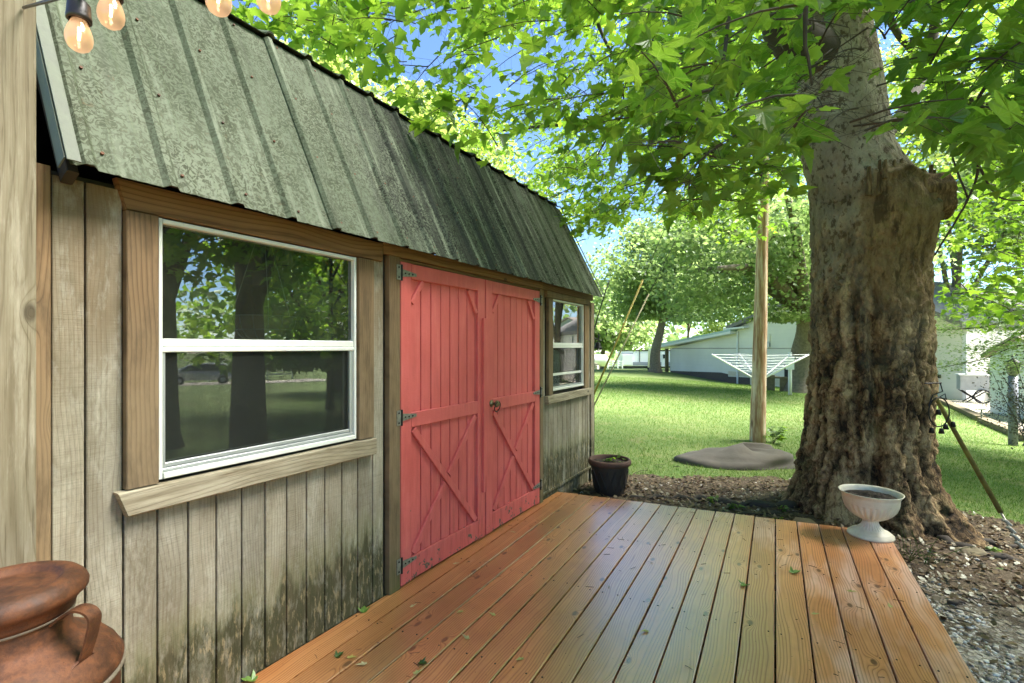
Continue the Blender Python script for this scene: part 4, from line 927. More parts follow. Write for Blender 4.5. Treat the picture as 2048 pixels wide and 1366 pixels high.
LIMBS = [
 ([Tp(3.9), P(1575, 60, 4.2), P(1530, -80, 4.2), P(1350, -500, 4.6), P(900, -1300, 5.2)], .23, .06),
 ([Tp(4.3), P(1320, 190, 5.6), P(1180, 240, 6.4), P(1000, 262, 7.2)], .085, .014),
 ([P(1320, 190, 5.6), P(1250, 225, 5.8), P(1195, 310, 6.2)], .03, .008),
 ([Tp(4.6), P(1480, -60, 3.6), P(1260, -180, 3.4), P(800, -300, 3.5), P(420, -420, 3.6)], .07, .012),
 ([Tp(5.0), P(1150, -150, 5.5), P(900, -60, 6.0), P(700, 60, 6.2)], .07, .010),
 ([P(1150, -150, 5.5), P(1190, 30, 5.4), P(1240, 130, 5.4), P(1310, 195, 5.6)], .03, .008),
 ([Tp(5.2), P(1850, -100, 4.0), P(2000, -200, 3.4), P(2300, -300, 3.0)], .10, .03),
 ([P(1880, 0, 5.6), P(1850, 130, 5.6), P(1805, 230, 5.0), Tp(3.0)], .05, .07),
 ([P(2100, 60, 2.6), P(1960, 190, 2.8), P(1957, 330, 3.0), P(1935, 400, 3.1), P(1870, 510, 3.3)], .012, .005),
 ([P(1957, 330, 3.0), P(2000, 395, 3.1), P(2080, 400, 3.2)], .008, .003),
 ([P(1935, 395, 3.1), P(1900, 270, 3.3), P(1960, 150, 3.4), P(2060, 60, 3.4)], .006, .004),
 ([Tp(4.8), P(1700, -300, 3.0), P(1640, -250, 1.9), P(1610, 40, 1.9), P(1625, 170, 1.95)], .03, .003),
 ([Tp(4.8), P(1500, -60, 2.6), P(1440, 150, 2.3), P(1380, 260, 2.2)], .02, .003),
 ([P(1500, 70, 3.), P(1470, 200, 3.), P(1350, 330, 3.2), P(1240, 380, 3.4)], .010, .003),
 ([Tp(6.), P(1900, -500, 5.5), P(2300, -700, 6.5)], .10, .03),
 ([Tp(6.), P(1100, -900, 5.0), P(300, -1500, 4.5)], .09, .03),
 ([Tp(7.), P(2200, -1600, 3.), P(3000, -2500, 2.)], .07, .02),
 ([Tp(5.6), P(1820, 100, 7.), P(1950, 180, 8.)], .07, .02),
]
for pts, a, b in LIMBS: limb(pts, a, b)

def lowline(x): return np.interp(x, [350, 560, 640, 700, 760, 850, 930, 1000, 1120, 1180, 1235, 1270, 1340, 1440, 1560, 1610, 1640, 1720, 1760, 1840, 1880, 1960, 2048, 2200], [40, 60, 100, 190, 240, 235, 300, 350, 440, 475, 462, 400, 440, 480, 470, 330, 290, 300, 250, 330, 600, 670, 700, 700])
HOLES = [(680, 150, 60, 45, 1.), (800, 30, 60, 50, .8), (870, 120, 45, 45, .8), (1010, 150, 75, 80, .95), (1110, 100, 70, 70, .9), (940, 215, 60, 35, .9), (1170, 180, 50, 70, .75), (1230, 50, 40, 40, .6), (580, 140, 40, 30, .7), (1180, 550, 70, 60, 1.), (1240, 320, 40, 30, .5), (1330, 360, 45, 40, .5), (1890, 60, 40, 50, .5), (1930, 80, 50, 60, .5), (1870, 260, 40, 40, .4), (1120, 380, 60, 30, .5), (1000, 60, 40, 40, .5), (740, 60, 50, 40, .5)]
def zone(n, x0, x1, y0, y1, D0, D1, L, size, nleaf, lowm=0., holes=1., over=None):
    x = RNG.uniform(x0, x1, n); y = RNG.uniform(y0, y1, n); D = RNG.uniform(D0, D1, n)
    ok = y < lowline(x) - lowm if over is None else np.ones(n, bool)
    pr = np.zeros(n)
    for hx, hy, rx, ry, s in HOLES: pr = np.maximum(pr, s * np.exp(-(((x - hx) / rx) ** 2 + ((y - hy) / ry) ** 2) ** 1.5))
    ok &= RNG.random(n) > pr * holes
    x, y, D = x[ok], y[ok], D[ok]; n = len(x)
    R = (x - 1024) / FPX * D; c = np.stack([R * CS - D * SN, R * SN + D * CS, EYE + (HOR - y) / FPX * D], 1)
    t0 = np.array(tcentre(4.)); d = c[:, :2] - t0; d = unit(d); a = RNG.normal(0, .7, n); ca, sa = np.cos(a), np.sin(a)
    dirs = unit(np.stack([d[:, 0] * ca - d[:, 1] * sa, d[:, 0] * sa + d[:, 1] * ca, RNG.normal(-.12, .22, n)], 1))
    Ls = L * (.6 + .7 * RNG.random(n)); c = c - dirs * (Ls * .5)[:, None]
    return sprays(c, dirs, Ls, nleaf, size * (.85 + .3 * RNG.random(n)), TW)
TW = []; parts = []
parts.append(zone(125, 380, 1300, -140, 240, 3.3, 4.4, .55, 0.118, 17, 30))
parts.append(zone(110, 560, 1330, -100, 250, 4.2, 5.8, .6, 0.108, 17, 25))
parts.append(zone(287, 930, 1700, -120, 480, 5.0, 8.0, .8, 0.098, 22, 30))
parts.append(zone(375, 930, 1660, -60, 470, 7.0, 10.5, .9, 0.101, 22, 12, .8))
parts.append(zone(57, 1090, 1330, 300, 465, 4.6, 7.0, .5, 0.094, 17, 0, .9))
parts.append(zone(48, 1280, 1640, -80, 400, 2.3, 3.6, .5, 0.118, 15, 60))
parts.append(zone(25, 1300, 1640, -60, 330, 1.55, 2.3, .34, 0.10, 8, 60))
parts.append(zone(27, 1560, 1850, -60, 240, 1.9, 2.9, .38, 0.105, 8, 40))
parts.append(zone(55, 1800, 2200, -120, 330, 1.7, 3.2, .45, 0.118, 12, 60))
parts.append(zone(120, 1830, 2250, -60, 560, 3.4, 6.0, .6, 0.098, 17, 50))
parts.append(zone(325, 1800, 2300, -100, 610, 6.0, 11.0, .9, 0.101, 22, 25, .8))
# the crown above and round the frame
def volume(n, c, rad, L, size, nleaf, zmin=2.9):
    u = unit(RNG.normal(0, 1, (n, 3))) * (RNG.random(n) ** .45)[:, None]; q = np.array(c) + u * np.array(rad)
    px_, py_, D_ = PXN(q); inframe = (D_ > .3) & (px_ > -60) & (px_ < 2120) & (py_ > -90) & (py_ < 1400)
    overshed = (q[:, 0] < -1.2) & (q[:, 1] < 5.6) & (q[:, 2] < 3.9)
    q = q[(q[:, 2] > zmin) & ~inframe & ~overshed]; n = len(q); t0 = np.array([*tcentre(5.), 5.]); d = unit(q - t0 + RNG.normal(0, 1., (n, 3))); d[:, 2] *= .4; d = unit(d)
    return sprays(q, d, L * (.6 + .7 * RNG.random(n)), nleaf, size * np.ones(n), None)
parts.append(volume(520, (tcentre(6.)[0], tcentre(6.)[1], 6.8), (6.2, 6.2, 4.), 1.0, .15, 16))
parts.append(volume(120, (-.4, 2.6, 5.6), (3.6, 3.8, 1.5), .9, .14, 16, 4.0))  # extra leaves out of view, added to shade the roof and deck
parts.append(zone(70, 1860, 2200, 520, 690, 4.6, 7.5, .5, .095, 15, 15))
pos, nrm, tip, sz = [np.concatenate([p[k] for p in parts]) for k in range(4)]
# nothing through the shed, below head height over the deck, or right at the lens
inshed = (pos[:, 0] < -1.70) & (pos[:, 1] < 5.25) & (pos[:, 2] < np.interp(pos[:, 0], [-4.5, -4., -3.17, -2.36, -1.83, -1.7], [2., 3.1, 3.42, 3.12, 2.05, 1.9]))
px_, py_, D_ = PXN(pos)
low = (py_ > lowline(px_) + 10) & (D_ > .1) & (px_ > 300) & (px_ < 2100)
near = (np.linalg.norm(pos - np.array([0, 0, EYE]), axis=1) < 1.15)
hole = np.zeros(len(pos))
for hx, hy, rx, ry, s in HOLES: hole = np.maximum(hole, s * np.exp(-(((px_ - hx) / rx) ** 2 + ((py_ - hy) / ry) ** 2) ** 2))
bare = (D_ < 5.2) & (D_ > .1) & (px_ > 1585) & (px_ < 1935) & (py_ > 285 + 20 * np.sin(px_ / 23.)) 
bare |= (D_ < 4.3) & (px_ > 1630) & (px_ < 1800) & (py_ > 20) & (RNG.random(len(pos)) < .86)
bare |= (D_ < 5.2) & (D_ > .1) & (px_ > 1600) & (px_ < 1790) & (py_ > 30) & (RNG.random(len(pos)) < .6)
keep = ~bare & ~inshed & ~low & ~near & ~((RNG.random(len(pos)) < hole * .6) & (D_ > .1)); pos, nrm, tip, sz = pos[keep], nrm[keep], tip[keep], sz[keep]; D_ = D_[keep]; px_ = px_[keep]; py_ = py_[keep]
infr = (D_ > .3) & (px_ > -30) & (px_ < 2078) & (py_ > -40) & (py_ < 1366)
app = np.where(infr, sz / np.maximum(D_, .3), 0); order = np.argsort(-app); big = order[:300]; rest = order[300:]
crown = leafmesh('crown', pos[rest], nrm[rest], tip[rest], sz[rest], M_leaf, maple, LT[0]); crown['kind'] = 'stuff'
print('maple leaves', len(pos))
LV = []
for k in range(10):
    V, F_ = LT[2]; V = V.copy(); V[:, 2] *= random.uniform(.4, 2.6); V[:, 2] += random.uniform(-.35, .1) * np.maximum(V[:, 1] - .45, 0) ** 1.5; V[:, 2] += .05 * np.sin(V[:, 1] * 9 + k) * np.abs(V[:, 0]); V[:, 0] *= random.uniform(.9, 1.08)
    me = bpy.data.meshes.new('maple_leaf'); me.from_pydata(V.tolist(), [], F_.tolist()); me.materials.append(M_leafnear); me.update(); LV.append(me)
x_, y_, z_ = basis(nrm[big], tip[big])
for q in range(300):
    b = big[q]; s = float(sz[b]); mw = Matrix([[x_[q][r] * s, y_[q][r] * s, z_[q][r] * s, pos[b][r]] for r in range(3)] + [[0, 0, 0, 1]])
    link(bpy.data.objects.new('leaf', LV[q % 10]), crown, mw)
mb = MB()
for q, bs, ps in TW:
    tx_, ty_, td_ = PXN(np.array(q)); m_ = (tx_ > 1570) & (tx_ < 1945) & (ty_ > 270) & (td_ < 5.2)
    if m_.any() or ((ty_ > lowline(tx_) + 14) & (td_ > .2) & (tx_ > 300) & (tx_ < 2100)).any() or (np.linalg.norm(np.array(q) - np.array([0, 0, EYE]), axis=1) < 1.1).any(): continue
    mb.tube(q, [.0055, .004, .003, .0018], 4, False)
    for a, b in zip(bs[::1], ps[::1]): mb.tube([a, b], .0011, 3, False)
tw = mb.build('twigs', M_twig, maple); tw['kind'] = 'stuff'

# surface roots of the maple and bits on the ground
for pts, r in [([P(1590, 1010, 4.5), P(1480, 1003, 4.55), P(1400, 985, 4.7), P(1330, 982, 4.75), P(1255, 990, 4.75)], .05), ([P(1560, 1025, 4.3), P(1470, 1030, 4.3), P(1380, 1018, 4.4)], .03), ([P(1880, 1110, 3.9), P(1960, 1150, 3.7), P(2080, 1185, 3.6)], .05), ([P(1900, 1095, 4.1), P(2000, 1120, 4.0), P(2100, 1130, 4.0)], .035)]:
    s = [Vector((p.x, p.y, gzf(p.x, p.y) + r * .25 + .02 * math.sin(i * 2.1))) for i, p in enumerate(spline(pts, 5))]
    tube('root', s, [r * (1 - .6 * i / len(s)) * random.uniform(.85, 1.15) for i in range(len(s))], M_bark3, maple, 8)

# ------------------------------------------------------------------ other trees
def tree(name, label, base, h, r, crown_c, crown_r, n, leaf, lmat, tmat, limbs=6, group=None, lean=(0, 0), nclump=40, cat='tree', crownmesh=None, zmin=None):
    t = thing(name, label, cat, base, group); b = Vector(base); top = Vector((crown_c[0], crown_c[1], crown_c[2] + crown_r[2] * .2))
    mid = b.lerp(top, .5) + Vector((lean[0], lean[1], 0))
    s = spline([b - Vector((0, 0, .3)), b + Vector((0, 0, .15 * h)), mid, top], 6); k = len(s)
    tube('trunk', s, [r * (1.45 if i == 0 else 1.2 if i < 3 else 1) * (1 - .75 * i / k) for i in range(k)], tmat, t, 14)
    for i in range(limbs):
        a = i * 2.4 + random.random(); s0 = s[int(k * random.uniform(.45, .8))]; e = Vector((crown_c[0] + crown_r[0] * .75 * math.cos(a), crown_c[1] + crown_r[1] * .75 * math.sin(a), crown_c[2] + crown_r[2] * random.uniform(-.4, .5)))
        m = s0.lerp(e, .5) + Vector((0, 0, .08 * h)); q = spline([s0, m, e], 5); tube('limb', q, [r * .42 * (1 - .8 * i_ / len(q)) for i_ in range(len(q))], tmat, t, 7)
    cc = unit(RNG.normal(0, 1, (nclump, 3))) * (RNG.random(nclump) ** .35)[:, None] * .9
    ci = RNG.integers(0, nclump, n); rr = .20 + .26 * RNG.random(nclump)
    q = cc[ci] + unit(RNG.normal(0, 1, (n, 3))) * (rr[ci] * RNG.random(n) ** .45)[:, None]
    q[:, 2] = np.where(q[:, 2] < -.75, -.75 - (q[:, 2] + .75) * .2, q[:, 2])
    pos = np.array(crown_c) + q * np.array(crown_r)
    if zmin is not None: pos = pos[pos[:, 2] > zmin + .7 * np.sin(pos[:, 0] * 1.3) * np.cos(pos[:, 1] * 1.1)]
    n = len(pos); nr = unit(RNG.normal(0, .65, (n, 3)) + np.array([0, 0, .9])); tp = unit(RNG.normal(0, 1, (n, 3)) + np.array([0, 0, -.5]))
    V = np.array([(0, 0, 0), (.42, .45, .08), (0, 1., -.08), (-.42, .45, .08)]); F_ = np.array([(0, 1, 2), (0, 2, 3)])
    c = leafmesh('crown', pos, nr, tp, leaf * (.55 + .8 * RNG.random(n)), lmat, t, (V, F_), np.clip(.5 * RNG.random(n) + .5 * RNG.random(nclump)[ci[:n]], 0, .98)); c['kind'] = 'stuff'
    return t
def gp(x, D): q = P(x, 700, D); return (q.x, q.y, gzf(q.x, q.y))
def cp(x, y, D): q = P(x, y, D); return (q.x, q.y, q.z)
g = gp(1311, 32)
tree('shade_tree', 'tall shade tree with slim grey trunk on the lawn before the trailer', g, 9, .40, cp(1335, 545, 32), (5.0, 5.0, 3.9), 21000, .24, M_leaf2, M_bark2, 7, lean=(.1, 0), nclump=60, zmin=2.1)
g = gp(1606, 19)
tree('old_tree', 'thick furrowed tree beside the white garage, partly behind the big maple', g, 9, .60, cp(1545, 500, 18), (4.3, 4.3, 3.4), 21000, .17, M_leaf2, M_bark2, 8, lean=(.55, .3), nclump=55, zmin=2.0)
for i, (x, D, cx_, cy_, rx, rz, n, lab) in enumerate([
    (1205, 48, 1215, 640, 5.5, 3.6, 7000, 'low round tree at the far left end of the lawn, next to the shed corner'),
    (1262, 75, 1255, 615, 7., 6.5, 8000, 'pale green tree rising behind the camping trailer'),
    (1375, 80, 1380, 560, 10., 10., 9000, 'broad tree behind the low end of the garage roof'),
    (1480, 70, 1480, 560, 9., 10., 9000, 'dense tree behind the middle of the garage roof'),
    (1560, 60, 1580, 520, 9., 10., 9000, 'tree behind the gable of the white garage'),
    ]):
    tree('background_tree', lab, gp(x, D), 9, .3, cp(cx_, cy_, D), (rx, rx, rz), n, .42, M_leaf3 if i % 2 else M_leaf2, M_bark2, 4, 'trees beyond the lawn', nclump=34)
for i, (x, D, cx_, cy_, rx, rz, n, lab) in enumerate([
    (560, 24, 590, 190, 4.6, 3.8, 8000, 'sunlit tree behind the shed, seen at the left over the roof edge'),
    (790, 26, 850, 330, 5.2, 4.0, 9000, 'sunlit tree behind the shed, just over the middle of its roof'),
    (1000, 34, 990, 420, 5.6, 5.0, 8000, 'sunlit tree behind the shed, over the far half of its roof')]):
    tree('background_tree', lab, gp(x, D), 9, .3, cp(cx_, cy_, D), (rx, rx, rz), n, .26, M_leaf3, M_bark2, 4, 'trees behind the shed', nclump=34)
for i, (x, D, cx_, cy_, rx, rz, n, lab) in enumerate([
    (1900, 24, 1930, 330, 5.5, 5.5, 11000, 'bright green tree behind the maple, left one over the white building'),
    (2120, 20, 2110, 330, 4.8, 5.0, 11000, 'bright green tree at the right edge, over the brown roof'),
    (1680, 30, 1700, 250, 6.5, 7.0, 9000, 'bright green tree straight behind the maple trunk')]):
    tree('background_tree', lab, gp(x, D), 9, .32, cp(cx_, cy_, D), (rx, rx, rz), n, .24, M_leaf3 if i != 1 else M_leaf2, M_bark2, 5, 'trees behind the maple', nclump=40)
# garden trees beside and behind the viewer (they show in the window glass)
for i, (X, Y, r, cz, rx, rz, n, lab) in enumerate([
    (2.9, 4.25, .29, 5.6, 2.6, 1.9, 6000, 'tree with straight dark trunk, mirrored in the middle of the big window'),
    (5.2, 4.2, .27, 5.4, 3.2, 2.2, 6000, 'tree with dark trunk mirrored at the left of the big window'),
    (7.5, 9.5, .12, 3.6, 4.2, 3.6, 9000, 'leafy tree mirrored at the right of the big window'),
    (14, 2.5, .4, 5.5, 4.8, 4.0, 8000, 'leafy tree mirrored at the far left of the big window'),
    (17, 4, .4, 6.0, 6.0, 5.0, 8000, 'distant tree mirrored behind the parked car'), (32, 36, .5, 7, 9, 7, 8000, 'tree closing the far garden'), (13, 14.5, .3, 3.2, 3.5, 3.0, 6000, 'bushy tree mirrored low in the window')]):
    tree('garden_tree', lab, (X, Y, gzf(X, Y)), 7, r, (X, Y, cz), (rx, rx, rz), n, .16 if i < 2 else .24, M_leaf2 if i % 2 else M_leaf, M_bark3, 5, 'garden trees mirrored in the window', nclump=36, zmin=2.9 if i < 2 else .4 if i == 2 else 1.6)
# thin low branches of a shrub at the right, and the purple leaved bush
sh = thing('dogwood', 'slender small-leaved tree reaching in low at the right, before the white buildings', 'tree', gp(2150, 8.5))
pos = []
def br(pts, r):
    s = spline(pts, 6); tube('limb', s, [r * (1 - .8 * i / len(s)) for i in range(len(s))], M_bark3, sh, 5); return s
S = [br([P(2150, 900, 8.5), P(2130, 700, 8.5), P(2060, 640, 8.5), P(1960, 655, 8.4), P(1870, 660, 8.4)], .03), br([P(2130, 720, 8.5), P(2050, 690, 8.4), P(1960, 720, 8.3), P(1862, 738, 8.3)], .015), br([P(2100, 640, 8.5), P(2040, 590, 8.5), P(1980, 600, 8.5), P(1900, 640, 8.5)], .02), br([P(2120, 680, 8.5), P(2060, 660, 8.4), P(2000, 690, 8.4), P(1940, 700, 8.2)], .012), br([P(2120, 700, 8.5), P(2070, 720, 8.5), P(2010, 740, 8.5)], .012)]
for s in S:
    for p in s[4:]:
        for _ in range(80): pos.append((p.x + random.gauss(0, .26), p.y + random.gauss(0, .26), p.z + random.gauss(0, .055)))
pos = np.array(pos); n = len(pos); nr = unit(RNG.normal(0, .3, (n, 3)) + np.array([0, 0, 1.])); tp = unit(RNG.normal(0, 1, (n, 3)))
V4 = (np.array([(0, 0, 0), (.35, .45, .06), (0, 1., 0), (-.35, .45, .06)]), np.array([(0, 1, 2), (0, 2, 3)]))
leafmesh('foliage', pos, nr, tp, .05 * (.6 + .7 * RNG.random(n)), M_leaf2, sh, V4)['kind'] = 'stuff'
pb = thing('purple_bush', 'straggly bush with small dark purple leaves at the right edge', 'bush', gp(2075, 7.5))
g = Vector(gp(2075, 7.5)); pos = []
for k in range(16):
    a = random.uniform(-.9, .9); e = g + Vector((random.gauss(-.15, .35), random.gauss(-.05, .35), random.uniform(.5, 1.75))); s = spline([g, g.lerp(e, .5) + Vector((random.gauss(0, .12), random.gauss(0, .12), .1)), e], 6)
    tube('stem', s, [.008 * (1 - .7 * i / len(s)) for i in range(len(s))], M_bark3, pb, 4)
    for p in s[4:]:
        for _ in range(14): pos.append((p.x + random.gauss(0, .10), p.y + random.gauss(0, .10), p.z + random.gauss(0, .08)))
pos = np.array(pos); n = len(pos)
leafmesh('foliage', pos, unit(RNG.normal(0, 1, (n, 3))), unit(RNG.normal(0, 1, (n, 3))), .035 * (.6 + .7 * RNG.random(n)), M_leafpu, pb, V4)['kind'] = 'stuff'
hg = thing('evergreen_bush', 'dark evergreen bush between the white garage and the small shed', 'bush', gp(1968, 19))
g = np.array(cp(1968, 765, 19)); q = unit(RNG.normal(0, 1, (2600, 3))) * (RNG.random(2600) ** .3)[:, None] * np.array([.5, .5, .95]) + g
leafmesh('foliage', q, unit(RNG.normal(0, 1, (2600, 3))), unit(RNG.normal(0, 1, (2600, 3))), .10 * np.ones(2600), M_leafdk, hg, V4)['kind'] = 'stuff'
tube('stem', [gp(1968, 19), cp(1968, 765, 19)], .05, M_bark3, hg, 6)
def plant(name, label, base, n, h, size, mat=M_leaf, group=None):
    t = thing(name, label, 'plant', base, group); b = Vector(base); ps, ns, ts = [], [], []; mb = MB()
    for k in range(n):
        a = random.uniform(0, 6.28); e = b + Vector((math.cos(a) * h * .55, math.sin(a) * h * .55, h * random.uniform(.35, 1.))); s = spline([b, b.lerp(e, .5) + Vector((0, 0, h * .15)), e], 4)
        mb.tube(s, .0022, 4)
        for j in range(3, len(s)): ps.append(tuple(s[j])); ns.append((random.gauss(0, .3), random.gauss(0, .3), 1)); ts.append((math.cos(a) + random.gauss(0, .6), math.sin(a) + random.gauss(0, .6), -.2))
    mb.build('stem', M_twig, t); ps = np.array(ps); leafmesh('leaves', ps, unit(np.array(ns)), unit(np.array(ts)), size * (.7 + .6 * RNG.random(len(ps))), mat, t, V4)['kind'] = 'stuff'
q = P(1546, 880, 7.5); plant('seedling', 'young broad-leaved seedling beside the foot of the utility pole', (q.x, q.y, gzf(q.x, q.y)), 9, .26, .10)
for x, y, D, lab in [(1470, 1005, 4.45, 'small green weed on the bare soil behind the deck, left of the stone'), (1560, 1012, 4.35, 'small green weed at the left foot of the maple'), (1548, 1030, 4.1, 'low weed right behind the deck edge by the stone'), (1432, 985, 4.6, 'small green weed on the bare soil nearest the black pot'), (1990, 1125, 3.75, 'yellow green weed on the litter right of the maple')]:
    q = P(x, y, D); plant('weed', lab, (q.x, q.y, gzf(q.x, q.y)), 5, .07, .045, M_leaf, 'weeds on the bare soil')
mb = MB(); b = P(1830, 1105, 3.45)
for k in range(26):
    s0 = Vector((b.x + random.gauss(0, .06), b.y + random.gauss(0, .05), gzf(b.x, b.y))); e = s0 + Vector((random.gauss(0, .09), random.gauss(0, .09), random.uniform(.06, .22))); mb.tube(spline([s0, s0.lerp(e, .5) + Vector((0, 0, .03)), e], 3), [.0016] * 6 + [.0006], 3)
tag(mb.build('grass_tuft', M_grass), 'thin tuft of tall grass between the deck corner and the maple', 'grass')
# far woodland that closes the horizon all round
def woodland():
    P_, N_, T_, S_ = [], [], [], []
    n = 26000; a = RNG.random(n) * 2 * np.pi; R = 95 + 40 * RNG.random(n); hgt = 9 + 5 * vnoise(a / (2 * np.pi), np.full(n, .5), 60, 2, 77) + 3 * vnoise(a / (2 * np.pi), np.full(n, .5), 170, 2, 78)
    X, Y = R * np.cos(a), R * np.sin(a); z = gz(X, Y) + hgt * RNG.random(n) ** .8
    p = np.stack([X, Y, z], 1); o = leafmesh('woodland', p, unit(RNG.normal(0, .8, (n, 3)) + np.array([0, 0, .6])), unit(RNG.normal(0, 1, (n, 3))), 1.5 * (.5 + RNG.random(n)), M_leaf2, None, V4)
    tag(o, 'distant mass of pale green woodland closing the horizon', 'woodland', kind='stuff')
woodland()
# ------------------------------------------------------------------ porch post, milk can, lights
box('porch_post', -1.80, -1.664, .336, .476, -.15, 3.1, M_post)
po = bpy.data.objects['porch_post']; bpy.data.objects.remove(po)
po = bar('porch_post', (-1.664, .406, -.15), (-1.664, .406, 3.1), .14, .136, (1, 0, 0), M_post, None, .004)
tag(po, 'square pale wooden porch post at the left edge, behind the milk can', 'post')
ca = (-1.386, .352)
cr = tag(box('wooden_crate', ca[0] - .2, ca[0] + .2, ca[1] - .2, ca[1] + .2, .0, .279, M_sill), 'low wooden box under the rusty milk can', 'crate')
can = thing('milk_can', 'rusty old steel milk can with lid and loop handle', 'milk can', (*ca, .28))
cz = .28
lathe('body', [(0, 0), (.170, 0), (.177, .01), (.180, .03), (.180, .385), (.185, .390), (.186, .402), (.181, .410), (.174, .424), (.155, .446), (.124, .466), (.108, .478), (.100, .490), (.098, .53), (.100, .545)], (*ca, cz), M_rust, can, 72, mod=lambda a, z, i: 1 + .004 * math.sin(3 * a + z * 9))
lathe('seam', [(.1805, .378), (.1885, .380), (.1888, .386), (.1812, .389)], (*ca, cz), M_rustdk, can, 72)
lid = lathe('lid', [(0, .592), (.04, .590), (.070, .588), (.078, .590), (.083, .598), (.090, .603), (.100, .603), (.112, .598), (.122, .588), (.127, .577), (.126, .568), (.118, .560), (.110, .552), (.106, .540), (.1035, .532), (.101, .532)], (*ca, cz), M_rust, can, 72, mod=lambda a, z, i: 1 + .006 * math.sin(2 * a + 1))
lathe('lid_seam', [(.1005, .526), (.1045, .528), (.1048, .532), (.1025, .534)], (*ca, cz), M_rustdk, can, 64)
rv = Vector((CS, SN, 0)); fv = Vector((-SN, CS, 0)); c0 = Vector((*ca, cz))
def handle(sgn):
    d = rv * sgn; pts = [c0 + d * .098 + Vector((0, 0, .520)), c0 + d * .130 + Vector((0, 0, .545)), c0 + d * .158 + Vector((0, 0, .548)), c0 + d * .176 + Vector((0, 0, .532)), c0 + d * .172 + Vector((0, 0, .50)), c0 + d * .160 + Vector((0, 0, .458)), c0 + d * .153 + Vector((0, 0, .443))]
    s = spline(pts, 6); v, f = [], []
    for i, p in enumerate(s):
        t = (s[min(i + 1, len(s) - 1)] - s[max(i - 1, 0)]).normalized(); nn_ = t.cross(fv).normalized(); w = .015 if i < len(s) - 5 else .015 + .004 * (i - len(s) + 5)
        for a, b in ((-w, -.0022), (w, -.0022), (w, .0022), (-w, .0022)): v.append(p + fv * a + nn_ * b)
    for i in range(len(s) - 1):
        for q in range(4): f.append((i * 4 + q, i * 4 + (q + 1) % 4, i * 4 + 4 + (q + 1) % 4, i * 4 + 4 + q))
    f += [(0, 1, 2, 3), tuple(len(v) - 4 + q for q in (3, 2, 1, 0))]
    return mk('handle', v, f, M_rust, can)
handle(1); handle(-1)

SL = thing('string_lights', 'string of clear warm-lit globe bulbs on black sockets hanging at the top left', 'string lights', tuple(P(300, -40, .88)))
bp = [(158, 70, .83, 52), (222, 24, .86, 52), (437, -5, .80, 55), (537, -8, .84, 53)]
tops = []
for x, y, D, w in bp:
    c = P(x, y, D); s = w / FPX * D / .054; r = .023 * s
    pr = [(0, -.034), (.010, -.0325), (.0175, -.027), (.022, -.018), (.0235, -.008), (.0225, .002), (.019, .014), (.0150, .024), (.0128, .030)]
    b_ = lathe('bulb', [(a * s, z * s) for a, z in pr], c, M_bulb, SL, 28)
    k = lathe('socket', [(0, .062), (.008, .062), (.010, .058), (.0155, .052), (.0165, .036), (.0175, .030), (.0175, .024), (.0155, .0235), (.0135, .024)], c, M_socket, SL, 24)
    tube('filament', [c + Vector((0, 0, .012)), c + Vector((.0015, 0, .002)), c + Vector((-.001, 0, -.008))], .0022, M_fil, b_, 6)
    tops.append(c + Vector((0, 0, .062)))
cord = [Vector((-1.66, .45, 2.2)), tops[0] + Vector((0, 0, .012)), tops[1] + Vector((0, 0, .012)), tops[2] + Vector((0, 0, .02)), tops[3] + Vector((0, 0, .02)), Vector((1.2, .9, 2.5)), Vector((1.9, .8, 2.9))]
tube('cord', spline(cord, 8), .0035, M_socket, SL, 6)

# ------------------------------------------------------------------ urn and pot
u0 = P(1741, 1071, 3.54); u0.z = .001
urn = thing('urn_planter', 'white fluted pedestal urn with dark soil on the far corner of the deck', 'planter', u0)
def flute(a, z, i):
    if 3 <= i <= 9: return 1 + .035 * abs(math.sin(a * 14)) - .03
    return 1
lathe('foot', [(0, 0), (.138, 0), (.142, .006), (.140, .018), (.126, .026), (.124, .030), (.118, .036), (.098, .042), (.094, .046), (.080, .056)], u0, M_urn, urn, 96)
lathe('stem', [(.094, .046), (.080, .054), (.066, .066), (.055, .080), (.048, .096), (.046, .110), (.048, .116), (.056, .119), (.056, .122)], u0, M_urn, urn, 128, mod=lambda a, z, i: 1 + (.10 * abs(math.sin(a * 12)) - .06 if 1 <= i <= 5 else 0))
lathe('bowl', [(.046, .122), (.072, .127), (.104, .145), (.132, .170), (.152, .198), (.163, .226), (.167, .238), (.170, .243), (.173, .282), (.178, .294), (.192, .312), (.195, .317), (.191, .319), (.183, .312), (.173, .296), (.167, .275), (.16, .25)], u0, M_urn, urn, 168, mod=lambda a, z, i: 1 + ((.075 * abs(math.sin(a * 13)) - .05) if 1 <= i <= 5 else (.006 * (math.sin(a * 84) > 0) if 8 <= i <= 8 and math.sin(a * 6) > -.2 else 0)))
def soil_disc(name, c, r, par, seed):
    v = [(0, 0, .0)]; f = []
    for k in range(1, 9):
        for j in range(36): a = j * math.pi / 18; v.append((r * k / 8 * math.cos(a), r * k / 8 * math.sin(a), random.uniform(-.006, .009) * (k < 8) + .01 * (1 - k / 8)))
    for j in range(36): f.append((0, 1 + j, 1 + (j + 1) % 36))
    for k in range(7):
        for j in range(36): a, b = 1 + k * 36 + j, 1 + k * 36 + (j + 1) % 36; f.append((a, a + 36, b + 36, b))
    return mk(name, v, f, M_potsoil, par, Matrix.Translation(Vector(c)), local=True)
soil_disc('potting_soil', (u0.x, u0.y, .282), .169, urn, 1)
p0 = P(1219, 985, 4.95); p0.z = gzf(p0.x, p0.y) + .0
pt = thing('plant_pot', 'big dark brown planter with worn rim at the far corner of the shed', 'pot', p0)
def pm(a, z, i): return 1
lathe('pot_body', [(0, .0), (.135, 0), (.142, .01), (.160, .12), (.178, .24), (.188, .30), (.192, .318)], p0, M_pot, pt, 64)
